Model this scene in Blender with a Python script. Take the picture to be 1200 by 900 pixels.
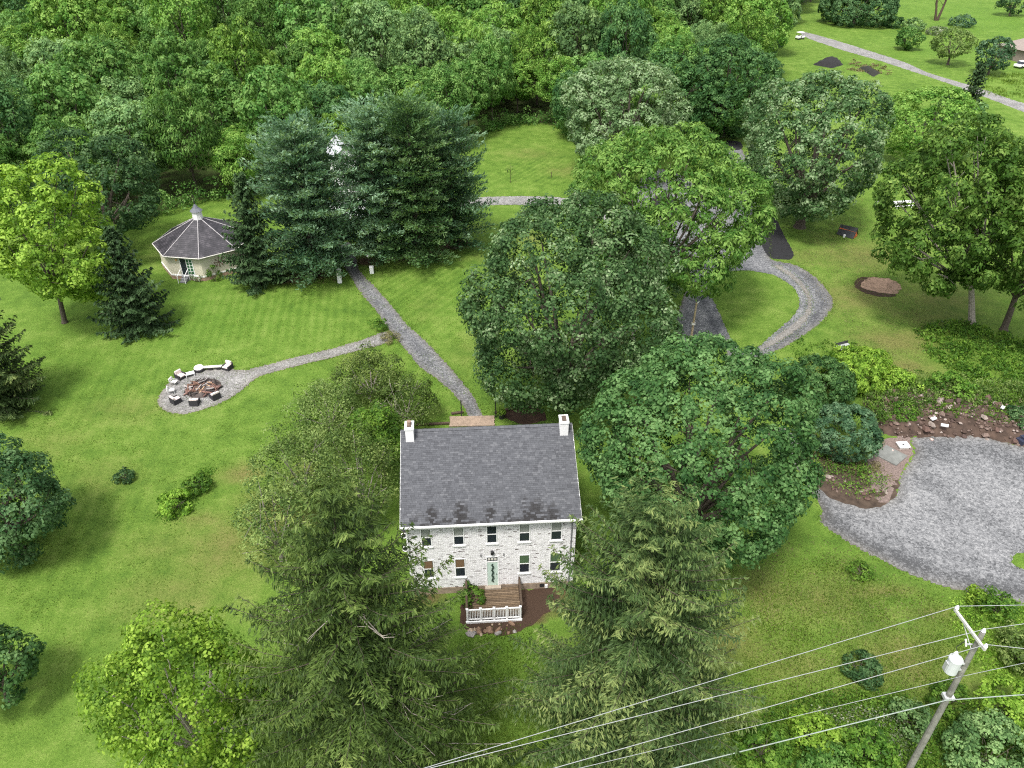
import bpy, math, random
import numpy as np
from math import radians, sin, cos, pi, atan2, sqrt
from mathutils import Vector, geometry
S = bpy.context.scene
COL = S.collection
for o in list(bpy.data.objects): bpy.data.objects.remove(o)

# ------------------------------------------------------------------ camera, sky, sun, exposure
CAM_H, PITCH, FPX = 44.0, radians(34.5), 900.0        # metres up, down-tilt, focal length in photo pixels (1200 wide)
cd = bpy.data.cameras.new('camera'); cam = bpy.data.objects.new('camera', cd); COL.objects.link(cam)
cam.location = (0, 0, CAM_H); cam.rotation_euler = (pi/2 - PITCH, 0, 0)
cd.sensor_width = 36.0; cd.lens = 36.0*FPX/1200; cd.clip_start = 0.5; cd.clip_end = 12000
S.camera = cam
SUN_EL, SUN_AZ = radians(63), radians(208)            # azimuth clockwise from +Y
W = bpy.data.worlds.new('World'); S.world = W; W.use_nodes = True
nt = W.node_tree; bg = nt.nodes['Background']
sky = nt.nodes.new('ShaderNodeTexSky'); sky.sky_type = 'NISHITA'; sky.sun_disc = False
sky.sun_elevation = SUN_EL; sky.sun_rotation = SUN_AZ; sky.air_density = 1.0; sky.dust_density = 3.0
hs = nt.nodes.new('ShaderNodeHueSaturation'); hs.inputs['Saturation'].default_value = 0.22
nt.links.new(sky.outputs[0], hs.inputs['Color']); nt.links.new(hs.outputs[0], bg.inputs['Color'])
bg.inputs['Strength'].default_value = 0.12
sl = bpy.data.lights.new('sun', 'SUN'); sl.energy = 1.5; sl.angle = radians(11); sl.color = (1, .96, .89)
so = bpy.data.objects.new('sun', sl); COL.objects.link(so)
sd = Vector((sin(SUN_AZ)*cos(SUN_EL), cos(SUN_AZ)*cos(SUN_EL), sin(SUN_EL)))
so.rotation_euler = sd.to_track_quat('Z', 'Y').to_euler()
S.view_settings.view_transform = 'Standard'; S.view_settings.look = 'None'
S.view_settings.exposure = 1.42; S.view_settings.gamma = 1.0
S.render.engine = 'CYCLES'
S.cycles.max_bounces = 6; S.cycles.diffuse_bounces = 3; S.cycles.glossy_bounces = 2; S.cycles.transmission_bounces = 3
S.cycles.use_denoising = False; S.cycles.pixel_filter_type = 'BLACKMAN_HARRIS'; S.cycles.filter_width = 1.15; S.cycles.sample_clamp_indirect = 3.0
S.cycles.caustics_reflective = False; S.cycles.caustics_refractive = False

RNG = np.random.default_rng(7); random.seed(7)
def at(px, py, z=0.0):
    """point of the place at height z seen at photo pixel (px, py)"""
    a, b = (px-600)/FPX, (450-py)/FPX
    dy = cos(PITCH)+b*sin(PITCH); dz = -sin(PITCH)+b*cos(PITCH)
    t = (z-CAM_H)/dz
    return Vector((a*t, dy*t, z))
def depth(p): return p[1]*cos(PITCH)-(p[2]-CAM_H)*sin(PITCH)

# ------------------------------------------------------------------ materials
def newmat(name):
    m = bpy.data.materials.new(name); m.use_nodes = True
    n = m.node_tree; return m, n, n.nodes['Principled BSDF']
def N(n, t, **kw):
    x = n.nodes.new(t)
    for k, v in kw.items():
        if k in x.inputs: x.inputs[k].default_value = v
        else: setattr(x, k, v)
    return x
def ramp(n, stops):
    r = n.nodes.new('ShaderNodeValToRGB'); e = r.color_ramp.elements
    while len(e) < len(stops): e.new(0.5)
    for q, (p, c) in zip(e, stops): q.position = p; q.color = (*c, 1)
    return r
def noise(n, scale, detail=4.0, rough=.6, coord=None, dims='3D'):
    x = N(n, 'ShaderNodeTexNoise', Scale=scale, Detail=detail, Roughness=rough)
    if coord is None: coord = N(n, 'ShaderNodeTexCoord').outputs['Object']
    n.links.new(coord, x.inputs['Vector']); return x
def mix(n, f, a, b, mode='MIX'):
    x = N(n, 'ShaderNodeMix', data_type='RGBA', blend_type=mode)
    for s, v in ((0, f), (6, a), (7, b)):
        if isinstance(v, (int, float)): x.inputs[s].default_value = v
        elif isinstance(v, tuple): x.inputs[s].default_value = (*v, 1)
        else: n.links.new(v, x.inputs[s])
    return x.outputs[2]
def mth(n, op, a, b=0.0, clamp=False):
    x = N(n, 'ShaderNodeMath', operation=op, use_clamp=clamp)
    for i, v in enumerate((a, b)):
        if isinstance(v, (int, float)): x.inputs[i].default_value = v
        else: n.links.new(v, x.inputs[i])
    return x.outputs[0]
def attr(n, name): return N(n, 'ShaderNodeAttribute', attribute_name=name).outputs['Fac']
def bump(n, b, h, strength=.3, dist=.02):
    x = N(n, 'ShaderNodeBump', Strength=strength, Distance=dist)
    n.links.new(h, x.inputs['Height']); n.links.new(x.outputs[0], b.inputs['Normal'])
def simple(name, c, rough=.6, var=.18, scale=6.0, metal=0.0, spec=.3, bmp=.15):
    m, n, b = newmat(name)
    nz = noise(n, scale, 5)
    r = ramp(n, [(.3, tuple(x*(1-var) for x in c)), (.7, tuple(min(1, x*(1+var)) for x in c))])
    n.links.new(nz.outputs[0], r.inputs[0]); n.links.new(r.outputs[0], b.inputs['Base Color'])
    b.inputs['Roughness'].default_value = rough; b.inputs['Metallic'].default_value = metal
    b.inputs['Specular IOR Level'].default_value = spec
    if bmp: bump(n, b, nz.outputs[0], bmp)
    return m
def pieces(name, stops, rough=.8, spec=.2, scale=14.0, nvar=.35, stain=None):
    """colour chosen per piece from the face attribute rnd"""
    m, n, b = newmat(name)
    r = ramp(n, stops); n.links.new(attr(n, 'rnd'), r.inputs[0])
    nz = noise(n, scale, 4)
    k = mth(n, 'ADD', mth(n, 'MULTIPLY', nz.outputs[0], nvar*2), 1-nvar)
    c = mix(n, 1.0, r.outputs[0], k, 'MULTIPLY')
    if stain: c = mix(n, stain_mask(n, stain), c, stain['color'])
    n.links.new(c, b.inputs['Base Color']); b.inputs['Roughness'].default_value = rough
    b.inputs['Specular IOR Level'].default_value = spec; bump(n, b, nz.outputs[0], .25)
    return m
def stain_mask(n, st):
    nz = noise(n, st['scale'], 5, .65); f = attr(n, 'stain')
    x = mth(n, 'ADD', mth(n, 'MULTIPLY', nz.outputs[0], 1.3), f)
    return mth(n, 'MULTIPLY', mth(n, 'SUBTRACT', x, .92), 2.6, True)
def leafmat(name, stops, trans=.34, rough=.55, spec=.14, objvar=.18, big=.35):
    m, n, b = newmat(name)
    r = ramp(n, stops)
    co = N(n, 'ShaderNodeNewGeometry').outputs['Position']
    nz = noise(n, big, 2, .5, co)
    oi = N(n, 'ShaderNodeObjectInfo').outputs['Random']
    f = mth(n, 'ADD', attr(n, 'rnd'), mth(n, 'MULTIPLY', mth(n, 'SUBTRACT', nz.outputs[0], .5), .7))
    f = mth(n, 'ADD', f, mth(n, 'MULTIPLY', mth(n, 'SUBTRACT', oi, .5), objvar*1.6), True)
    n.links.new(f, r.inputs[0])
    h = N(n, 'ShaderNodeHueSaturation'); n.links.new(r.outputs[0], h.inputs['Color'])
    n.links.new(mth(n, 'ADD', mth(n, 'MULTIPLY', oi,   .018*objvar/.18), .5-.009*objvar/.18), h.inputs['Hue'])
    n.links.new(h.outputs[0], b.inputs['Base Color'])
    b.inputs['Roughness'].default_value = rough; b.inputs['Specular IOR Level'].default_value = spec
    t = N(n, 'ShaderNodeBsdfTranslucent'); tc = mix(n, 1.0, h.outputs[0], (1.25, 1.2, .6), 'MULTIPLY')
    n.links.new(tc, t.inputs['Color'])
    ms = N(n, 'ShaderNodeMixShader'); ms.inputs[0].default_value = trans
    n.links.new(b.outputs[0], ms.inputs[1]); n.links.new(t.outputs[0], ms.inputs[2])
    n.links.new(ms.outputs[0], n.nodes['Material Output'].inputs['Surface'])
    return m
L3 = lambda a, b, c: [(.12, a), (.5, b), (.9, c)]
LM = dict(
 maple=leafmat('maple_leaf', L3((.020,.060,.016), (.058,.136,.036), (.165,.285,.100))),
 silver=leafmat('silver_leaf', L3((.028,.074,.022), (.088,.176,.060), (.31,.41,.23))),
 poplar=leafmat('poplar_leaf', L3((.050,.100,.036), (.125,.215,.080), (.31,.41,.23))),
 walnut=leafmat('walnut_leaf', L3((.030,.085,.010), (.086,.182,.030), (.225,.350,.080)), .38),
 lime=leafmat('bright_leaf', L3((.060,.135,.014), (.175,.315,.034), (.36,.52,.085)), .42),
 olive=leafmat('olive_leaf', L3((.034,.066,.014), (.098,.160,.036), (.235,.305,.095))),
 dark=leafmat('dark_leaf', L3((.016,.048,.016), (.044,.104,.034), (.125,.215,.085))),
 blue=leafmat('blue_leaf', L3((.020,.058,.024), (.054,.122,.054), (.145,.235,.125))),
 wood_mid=leafmat('wood_leaf', L3((.032,.100,.016), (.092,.208,.042), (.220,.365,.100)), objvar=.2),
 wood_yellow=leafmat('wood_yellow_leaf', L3((.042,.122,.014), (.124,.255,.038), (.275,.425,.095)), objvar=.2),
 wood_pale=leafmat('wood_pale_leaf', L3((.046,.104,.034), (.120,.225,.074), (.265,.395,.155)), objvar=.2),
 wood_dark=leafmat('wood_dark_leaf', L3((.024,.074,.022), (.060,.150,.044), (.150,.275,.092)), objvar=.2),
 spruce=leafmat('spruce_needle', L3((.026,.054,.012), (.082,.140,.030), (.240,.310,.090)), .22),
 spruce2=leafmat('olive_spruce_needle', L3((.022,.046,.013), (.068,.115,.034), (.235,.285,.095)), .22),
 pine=leafmat('pine_needle', L3((.034,.088,.044), (.125,.230,.125), (.32,.46,.31)), .4),
 pineg=leafmat('pine_green_needle', L3((.038,.096,.036), (.130,.245,.095), (.33,.46,.24)), .4),
 cedar=leafmat('cedar_needle', L3((.022,.050,.018), (.046,.092,.034), (.098,.160,.064)), .2),
 grass=leafmat('grass_blade', L3((.055,.105,.012), (.100,.175,.020), (.165,.245,.035)), .35, objvar=0),
 weed=leafmat('weed_leaf', L3((.034,.090,.012), (.085,.185,.022), (.180,.300,.045)), .35),
 dry=leafmat('dry_grass', L3((.090,.085,.035), (.150,.140,.060), (.22,.20,.10)), .2),
 pinkw=leafmat('pale_flower', L3((.07,.12,.04), (.16,.2,.11), (.5,.5,.42)), .2),
)
BARK = simple('bark', (.085, .070, .055), .9, .4, 5, bmp=.6)
PALEBARK = simple('pale_bark', (.30, .27, .23), .85, .3, 5, bmp=.4)
WHITE = simple('white_paint', (.80, .80, .80), .5, .05, 8, bmp=.05)
OFFWHITE = simple('off_white', (.62, .60, .55), .6, .08, 5, bmp=.05)
BLACKM = simple('black_metal', (.025, .025, .027), .45, .2, 6, spec=.4)
DARKWOOD = simple('dark_wood', (.075, .052, .036), .8, .35, 9)
GLASS, gn_, gb_ = newmat('window_glass'); gb_.inputs['Base Color'].default_value = (.02, .025, .035, 1); gb_.inputs['Roughness'].default_value = .06; gb_.inputs['Specular IOR Level'].default_value = .6
GALV = simple('galvanised', (.5, .51, .52), .45, .1, 10, metal=.3)

# ------------------------------------------------------------------ mesh helpers
def mkmesh(name, V, F, attrs=None, smooth=False):
    """V (n,3); F an (m,k) array or a list of tuples"""
    me = bpy.data.meshes.new(name)
    if isinstance(F, np.ndarray):
        V = np.asarray(V, dtype=np.float32); m, k = F.shape
        me.vertices.add(len(V)); me.vertices.foreach_set('co', V.ravel())
        me.loops.add(m*k); me.loops.foreach_set('vertex_index', F.ravel().astype(np.int32))
        me.polygons.add(m); me.polygons.foreach_set('loop_start', np.arange(0, m*k, k, dtype=np.int32))
        me.polygons.foreach_set('loop_total', np.full(m, k, dtype=np.int32))
        me.update(calc_edges=True)
    else:
        me.from_pydata([tuple(v) for v in V], [], F); me.update()
    for a, (dom, data) in (attrs or {}).items():
        t = me.attributes.new(a, 'FLOAT', dom); t.data.foreach_set('value', np.asarray(data, dtype=np.float32))
    if smooth: me.shade_smooth()
    return me
def link(name, me, m=None, parent=None, loc=(0, 0, 0), rz=0.0):
    o = bpy.data.objects.new(name, me); COL.objects.link(o)
    if m is not None and not me.materials: me.materials.append(m)
    o.parent = parent; o.location = loc; o.rotation_euler = (0, 0, rz); return o
def tag(o, label, cat, group=None, kind=None):
    if label: o['label'] = label
    if cat: o['category'] = cat
    if group: o['group'] = group
    if kind: o['kind'] = kind
    return o
def thing(name, label, cat, loc=(0, 0, 0), rz=0.0, group=None):
    return tag(link(name, None, None, None, loc, rz), label, cat, group)
class B:
    """collects boxes, tubes and prisms into one mesh"""
    def __init__(s): s.V = []; s.F = []; s.r = []; s.st = []
    def add(s, V, F, r=0.5, st=0.0):
        k = len(s.V); s.V += [tuple(v) for v in V]; s.F += [tuple(i+k for i in f) for f in F]
        s.r += [r]*len(F); s.st += [st]*len(F); return s
    def box(s, x0, x1, y0, y1, z0, z1, r=.5, st=0.0):
        V = [(x, y, z) for z in (z0, z1) for x, y in ((x0, y0), (x1, y0), (x1, y1), (x0, y1))]
        return s.add(V, [(3,2,1,0),(4,5,6,7),(0,1,5,4),(1,2,6,5),(2,3,7,6),(3,0,4,7)], r, st)
    def rbox(s, c, size, ang=0, tilt=0, r=.5, taper=1.0):
        """rotated box, centre of base c"""
        hx, hy, hz = size[0]/2, size[1]/2, size[2]
        V = []
        for z in (0, hz):
            k = 1 if z == 0 else taper
            for x, y in ((-hx,-hy),(hx,-hy),(hx,hy),(-hx,hy)):
                x2, z2 = x*k*cos(tilt)-z*sin(tilt), x*k*sin(tilt)+z*cos(tilt)
                V.append((c[0]+x2*cos(ang)-y*k*sin(ang), c[1]+x2*sin(ang)+y*k*cos(ang), c[2]+z2))
        return s.add(V, [(3,2,1,0),(4,5,6,7),(0,1,5,4),(1,2,6,5),(2,3,7,6),(3,0,4,7)], r)
    def tube(s, pts, rad, n=8, cap=True, r=.5):
        P = [Vector(p) for p in pts]; m = len(P)
        R = [rad]*m if isinstance(rad, (int, float)) else list(rad)
        V = []
        for i, p in enumerate(P):
            d = (P[min(i+1, m-1)]-P[max(i-1, 0)]).normalized()
            u = d.cross(Vector((.31, .52, .8))); u = u.normalized() if u.length > 1e-4 else Vector((1, 0, 0)); v = d.cross(u)
            V += [p+(u*cos(2*pi*k/n)+v*sin(2*pi*k/n))*R[i] for k in range(n)]
        F = [(i*n+k, i*n+(k+1) % n, (i+1)*n+(k+1) % n, (i+1)*n+k) for i in range(m-1) for k in range(n)]
        if cap: F += [tuple(range(n))[::-1], tuple((m-1)*n+k for k in range(n))]
        return s.add(V, F, r)
    def lathe(s, c, prof, n=16, r=.5):
        V = [(c[0]+q*cos(2*pi*k/n), c[1]+q*sin(2*pi*k/n), c[2]+z) for q, z in prof for k in range(n)]
        m = len(prof)
        F = [(i*n+k, i*n+(k+1) % n, (i+1)*n+(k+1) % n, (i+1)*n+k) for i in range(m-1) for k in range(n)]
        F += [tuple(range(n))[::-1], tuple((m-1)*n+k for k in range(n))]
        return s.add(V, F, r)
    def rock(s, c, r, sq=.7, rnd=.5):
        f = (1+5**.5)/2
        V0 = [(-1,f,0),(1,f,0),(-1,-f,0),(1,-f,0),(0,-1,f),(0,1,f),(0,-1,-f),(0,1,-f),(f,0,-1),(f,0,1),(-f,0,-1),(-f,0,1)]
        F0 = [(0,11,5),(0,5,1),(0,1,7),(0,7,10),(0,10,11),(1,5,9),(5,11,4),(11,10,2),(10,7,6),(7,1,8),(3,9,4),(3,4,2),(3,2,6),(3,6,8),(3,8,9),(4,9,5),(2,4,11),(6,2,10),(8,6,7),(9,8,1)]
        a = random.random()*6.3; sx, sy = random.uniform(.7, 1.3), random.uniform(.6, 1.0)
        V = []
        for v in V0:
            k = r/1.9*random.uniform(.72, 1.12); x, y = v[0]*k*sx, v[1]*k*sy
            V.append((c[0]+x*cos(a)-y*sin(a), c[1]+x*sin(a)+y*cos(a), c[2]+v[2]*k*sq))
        return s.add(V, F0, rnd)
    def mesh(s, name, smooth=False):
        return mkmesh(name, s.V, s.F, {'rnd': ('FACE', s.r), 'stain': ('FACE', s.st)}, smooth)
    def obj(s, name, m, parent=None, loc=(0, 0, 0), rz=0.0, smooth=False):
        return link(name, s.mesh(name, smooth), m, parent, loc, rz)

def unit(a): return a/np.maximum(np.linalg.norm(a, axis=-1, keepdims=True), 1e-9)
def quads(C, D, Nn, L, Wd, fold=.12):
    """leaf rhombs: centre, long axis, normal, length, width"""
    D = unit(D); S_ = unit(np.cross(Nn, D)); U = np.cross(D, S_)
    L = np.broadcast_to(np.asarray(L, float), (len(C),))[:, None]; Wd = np.broadcast_to(np.asarray(Wd, float), (len(C),))[:, None]
    V = np.stack([C-D*L/2, C+S_*Wd/2-U*Wd*fold, C+D*L/2, C-S_*Wd/2-U*Wd*fold], 1).reshape(-1, 3)
    return V, np.arange(len(V)).reshape(-1, 4)

# ------------------------------------------------------------------ trees
def crown_points(rng, r, c, nb, spacing, low=.55, spread=.55, size=(.40, .58), lobes=None):
    i = np.arange(nb)+.5
    ph = np.arccos(1-(1.95 if low <= .1 else 1.72)*i/nb); th = pi*(1+5**.5)*i+rng.uniform(0, 6)
    d = np.stack([np.cos(th)*np.sin(ph), np.sin(th)*np.sin(ph), np.cos(ph)], 1)
    d = unit(d+rng.normal(0, .16, d.shape))
    cen = d*np.array([r, r, c])*spread*rng.uniform(.85, 1.15, (nb, 1))
    siz = rng.uniform(*size, nb)
    cen = np.vstack([cen, [[0, 0, -.05*c]]]); siz = np.append(siz, .70)
    P, NR = [], []
    for k in range(len(cen)):
        m = int(4*pi*(siz[k]*r)**2*.9/spacing**2)
        q = unit(rng.normal(0, 1, (m, 3)))
        p = cen[k]+q*np.array([r, r, (r+c)/2])*siz[k]*rng.uniform(.86, 1.05, (m, 1))
        keep = np.ones(m, bool)
        for j in range(len(cen)):
            if j != k:
                e = (p-cen[j])/(np.array([r, r, (r+c)/2])*siz[j])
                keep &= (e**2).sum(1) > .80
        keep &= ~((q[:, 2] < -.35) & (rng.random(m) < low))
        P.append(p[keep]); NR.append(q[keep])
    return np.vstack(P), np.vstack(NR), cen
def broadleaf(seed, r, c, nb=11, spacing=1.0, cr=.85, per=34, L=.36, Wd=.24, droop=0.0, low=.55, flat=.8, spread=.55, size=(.40, .58), loose=0.0, needle=0.0, rnd_n=.24):
    rng = np.random.default_rng(seed)
    P, NR, cen = crown_points(rng, r, c, nb, spacing, low, spread, size)
    m = len(P); crs = cr*rng.uniform(.7, 1.25, m); cl = rng.random(m)
    idx = np.repeat(np.arange(m), per)
    d = unit(rng.normal(0, 1, (len(idx), 3))+.7*NR[idx]+np.array([0, 0, .45]))
    pos = P[idx]+d*crs[idx, None]*rng.uniform(.68, 1.06+loose, (len(idx), 1))*np.array([1, 1, flat])
    nn = unit(d+np.array([0, 0, .22])+rng.normal(0, rnd_n, d.shape))
    t = rng.normal(0, 1, d.shape)*(.45 if needle else 1)-np.array([0, 0, droop*2.0])+(d+np.array([0, 0, .5]))*needle;
    if not needle: t -= (t*nn).sum(1, keepdims=True)*nn
    else: nn = rng.normal(0, .6, d.shape)+np.array([0, 0, 1.])
    k = rng.uniform(.65, 1.25, len(idx))
    V, F = quads(pos, t, nn, L*k, Wd*k)
    return V, F, .55*cl[idx]+.45*rng.random(len(idx)), cen
def limbs(base, tops, r0, rng, fork=.32, twigs=None):
    """tapered trunk from base (local) up to a fork, then one limb to each point in tops"""
    b = B(); base = Vector(base); ctr = sum((Vector(t) for t in tops), Vector())/len(tops)
    f = base.lerp(ctr, fork); f.x = base.x+(ctr.x-base.x)*.25; f.y = base.y+(ctr.y-base.y)*.25
    b.tube([base, base.lerp(f, .12), base.lerp(f, .6)+Vector((rng.normal(0, .1), rng.normal(0, .1), 0)), f], [r0*1.5, r0*1.05, r0*.9, r0*.8], 9)
    for t in tops:
        t = Vector(t); mid = f.lerp(t, .5)+Vector((rng.normal(0, .35), rng.normal(0, .35), rng.uniform(-.2, .6)))*min(1, r0/.2)
        b.tube([f, mid, t, t+(t-mid)*.12], [r0*.5, r0*.32, r0*.16, .02], 6)
        for q in range(2):
            e = mid.lerp(t, rng.uniform(.2, .8)); q_ = min(1, r0/.25); g = e+Vector(tuple(rng.normal(0, 1.1*q_, 3)))+Vector((0, 0, .5*q_))
            b.tube([e, g], [r0*.14, .02], 5)
    return b
def fit(bbox, zc):
    """crown centre, horizontal and vertical half-size from the outline it has in the photo and its centre height"""
    x0, y0, x1, y1 = bbox
    p = at((x0+x1)/2, (y0+y1)/2, zc); dd = depth(p)
    r = (x1-x0)/2*dd/FPX; bb = (y1-y0)/2*dd/FPX
    dl = atan2(CAM_H-zc, p.y); c2 = bb*bb-(r*sin(dl))**2
    c = sqrt(c2)/cos(dl) if c2 > 0 else 0
    c = min(max(c, .5*r), 1.6*r, zc*1.0)
    return p, r, c
SEED = [100]
def tree(bbox, zc, kind, label, cat='tree', name='tree', group=None, bark=None, trunk_r=None, base=None, cmax=None, **kw):
    SEED[0] += 1; p, r, c = fit(bbox, zc)
    if cmax: c = min(c, cmax)
    g = Vector((p.x, p.y, 0)) if base is None else at(*base)
    t = thing(name, label, cat, g, 0, group)
    V, F, rnd, cen = broadleaf(SEED[0], r*.93, c*.93, **kw)
    off = p-g
    link('crown', mkmesh('crown', V+np.array(off), F, {'rnd': ('FACE', rnd)}), LM[kind], t)
    rng = np.random.default_rng(SEED[0])
    tops = [tuple(np.array(off)+q*1.1) for q in cen[:-1]]
    limbs((0, 0, -.1), tops, trunk_r or max(.08, .045*r+.02*zc), rng).obj('trunk', bark or BARK, t)
    return t

def conifer_mesh(seed, h, R, nb, style='spruce', node=.30, L=.36, Wd=.13, low=.06, prof=.75, k=3):
    """needle sprays along drooping (spruce) or rising (pine) boughs; returns leaf arrays and the branch tubes"""
    rng = np.random.default_rng(seed); C, D, NN, RN, LL = [], [], [], [], []
    wood = B(); wood.tube([(0, 0, -.1), (0, 0, h*.5), (0, 0, h*.93)], [.026*h, .017*h, .02], 9)
    for i in range(nb):
        t = low+(1-low)*((i+.5)/nb)**.92; az = i*2.39996+rng.normal(0, .25)
        ln = R*max(.05, (1-t))**prof*rng.uniform(.72, 1.12)
        if style == 'pine': ln = R*min(1, (t-low+.45)*1.8)*max(.03, 1-t)**prof*rng.uniform(.7, 1.12)
        up = (-.05+.60*t if style == 'pine' else -.30+1.15*t)+rng.normal(0, .08)
        n = max(4, int(ln/node)); s = np.linspace(.10, 1, n)
        dr = np.array([cos(az), sin(az), 0.]); sd_ = np.array([-sin(az), cos(az), 0.])
        bend = rng.normal(0, .12)
        cz = (.28 if style == 'spruce' else .12)*ln*(s**2.2-.55*s)+up*ln*s*(1-.25*s)
        P = dr*(ln*s*.97)[:, None]+sd_*(bend*ln*s**2)[:, None]+np.array([0, 0, h*t])+np.array([0, 0, 1.])*cz[:, None]
        P += rng.normal(0, .03, P.shape)
        if ln > 1.6 and t < .8: wood.tube([(0, 0, h*t)]+[tuple(P[j]) for j in np.linspace(0, n-1, 5).astype(int)], [.012*h*(1-.7*t)*.42+.012, .035, .03, .022, .016, .01], 4, False)
        br = rng.random()
        for sg in (-1, 0, 1):
            tl = np.minimum(.16+.34*ln*(1-s)**.8*np.minimum(1, s*3), 1.5)*rng.uniform(.6, 1.2, n)
            if style == 'pine': tl = np.minimum(.25+.4*ln*(1-s)*np.minimum(1, s*2.5), 1.5)*rng.uniform(.6, 1.2, n)
            tl = tl if sg else tl*0+.12
            cnt = np.maximum(1, np.round(tl/.30).astype(int))
            idx = np.repeat(np.arange(n), cnt)
            f = np.concatenate([(np.arange(q)+.6)/q for q in cnt])
            ax = dr*(.55 if sg else 1.)+sd_*sg; ax /= np.linalg.norm(ax)
            hang = -(.35 if style == 'spruce' else -.12)
            base = P[idx]+ax*(tl[idx]*f)[:, None]+np.array([0, 0, 1.])*(hang*tl[idx]*f**1.5)[:, None]
            for q in range(k):
                C.append(base+rng.normal(0, .055 if style == 'spruce' else .17, base.shape))
                if style == 'spruce':
                    dd = ax+np.array([0, 0, -.45-.5*(q == 2)])+rng.normal(0, .42, base.shape)
                else:
                    dd = ax*.6+dr*.6+np.array([0, 0, .75])+rng.normal(0, .55, base.shape)
                D.append(dd); NN.append(np.array([0, 0, 1.])+rng.normal(0, .5, base.shape))
                RN.append(np.clip(.38*br+.34*rng.random(len(base))+.28*f*s[idx], 0, 1)); LL.append(rng.uniform(.7, 1.3, len(base)))
    C, D, NN, RN, LL = map(np.concatenate, (C, D, NN, RN, LL))
    V, F = quads(C, D, NN, L*LL, Wd*LL, .05)
    return V, F, RN, wood
def conifer(base, apex_y, width, kind, label, nb=200, style='spruce', name='spruce_tree', cat='tree', group=None, R=None, dead=0, **kw):
    SEED[0] += 1; g = at(*base)
    lo, hi = 1.0, 40.0
    for _ in range(40):
        h = (lo+hi)/2; u = g.y*sin(PITCH)+(h-CAM_H)*cos(PITCH); y = 450-FPX*u/depth((g.x, g.y, h))
        if y > apex_y: lo = h
        else: hi = h
    R = R or width/2*depth((g.x, g.y, h*.35))/FPX
    t = thing(name, label, cat, g, 0, group)
    V, F, rn, wood = conifer_mesh(SEED[0], h, R, nb, style, **kw)
    link('crown', mkmesh('crown', V, F, {'rnd': ('FACE', rn)}), LM[kind], t)
    wood.obj('trunk', BARK, t)
    if dead:
        for i in range(dead):
            b = B(); tt = random.uniform(.15, .75); az = random.uniform(0, 6.3); ln = R*(1-tt)**.7*random.uniform(.8, 1.1); z = h*tt
            pts = [(cos(az)*ln*q+random.gauss(0, .12), sin(az)*ln*q+random.gauss(0, .12), z-.16*ln*q+.30*ln*q*q) for q in (.3, .5, .7, .88)]
            b.tube(pts, [.035, .028, .02, .01], 5)
            for q in range(3):
                p = Vector(pts[q]); b.tube([p, p+Vector((random.gauss(0, .5), random.gauss(0, .5), .1))], [.02, .008], 4)
            b.obj('dead_branch', PALEBARK, t)
    return t

# ------------------------------------------------------------------ the ground
def inpoly(x, y, poly):
    r = np.zeros(x.shape, bool); j = len(poly)-1
    for i in range(len(poly)):
        (xi, yi), (xj, yj) = poly[i], poly[j]
        r ^= ((yi > y) != (yj > y)) & (x < (xj-xi)*(y-yi)/(yj-yi+1e-12)+xi); j = i
    return r
W2 = lambda pts: [tuple(at(*p)[:2]) for p in pts]
forest_px = [(-260,290),(-60,262),(0,262),(60,272),(130,276),(190,252),(235,240),(290,232),(420,212),(552,166),(600,146),(655,150),(690,178),(790,186),(846,162),(878,116),(900,80),(912,20)]
fw = W2(forest_px); forest_poly = fw+[(132, 345), (55, 345), (20, 250), (-72, 248), (-105, 345), (-260, 345), (-260, 130)]
def lin(a, b, n): return np.linspace(a, b, n)
gx = np.concatenate([[-5000, -2000, -900, -500, -330], lin(-240, -82, 45), lin(-80, 80, 150), lin(82, 240, 45), [330, 500, 900, 2000, 5000]])
gy = np.concatenate([[-400, -100, -20], lin(8, 90, 90), lin(91, 160, 60), lin(162, 345, 70), [380, 430, 520, 700, 1100, 2000, 4000, 9000]])
GX, GY = np.meshgrid(gx, gy); nx, ny = len(gx), len(gy)
def smooth_ellipses(lst):
    a = np.zeros(GX.shape)
    for px, py, rx, ry, st in lst:
        c = at(px, py); d = ((GX-c.x)/rx)**2+((GY-c.y)/ry)**2
        a = np.maximum(a, st*np.exp(-d*1.1))
    return a
dry = smooth_ellipses([(330,600,4,4,.6),(360,560,3,3,.55),(270,640,5,5,.5),(210,700,6,4,.42),(120,560,5,4,.3),(150,480,6,3,.35),(60,520,5,4,.3),(420,420,3,2,.4),(500,360,2,5,.28),(620,280,5,4,.4),(660,200,4,4,.4),(800,740,4,3,.4),(960,700,5,3,.45),(1060,770,5,3,.5),(890,680,3,2,.4),(1020,300,8,6,.5),(940,300,4,4,.4),(940,470,5,2,.5),(1060,430,5,3,.55),(1100,350,8,5,.45),(860,345,3,2,.3),(285,555,2.6,1.8,.62),(300,590,3,3,.45),(235,610,2.5,1.5,.5),(190,640,4,3,.35),(170,690,3,3,.35),(240,650,4,4,.35),
  (850,750,4,3,.5),(905,700,3,2,.5),(1010,740,3,2,.35),(930,780,4,1.5,.4),(600,310,4,5,.32),(620,180,7,5,.35),(900,460,4,2,.45),(1000,350,7,6,.5),(985,300,6,7,.42),
  (1050,400,7,4,.55),(960,430,4,2,.4),(1090,370,8,3,.4),(570,300,5,4,.25),(550,410,3,5,.25),(440,440,2,2,.3),(1150,800,3,2,.3),(1090,720,3,1,.5),(1030,690,4,.8,.55),(985,665,2,.6,.5),(620,430,2,2,.35),(905,330,2,1,.4)])
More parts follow.
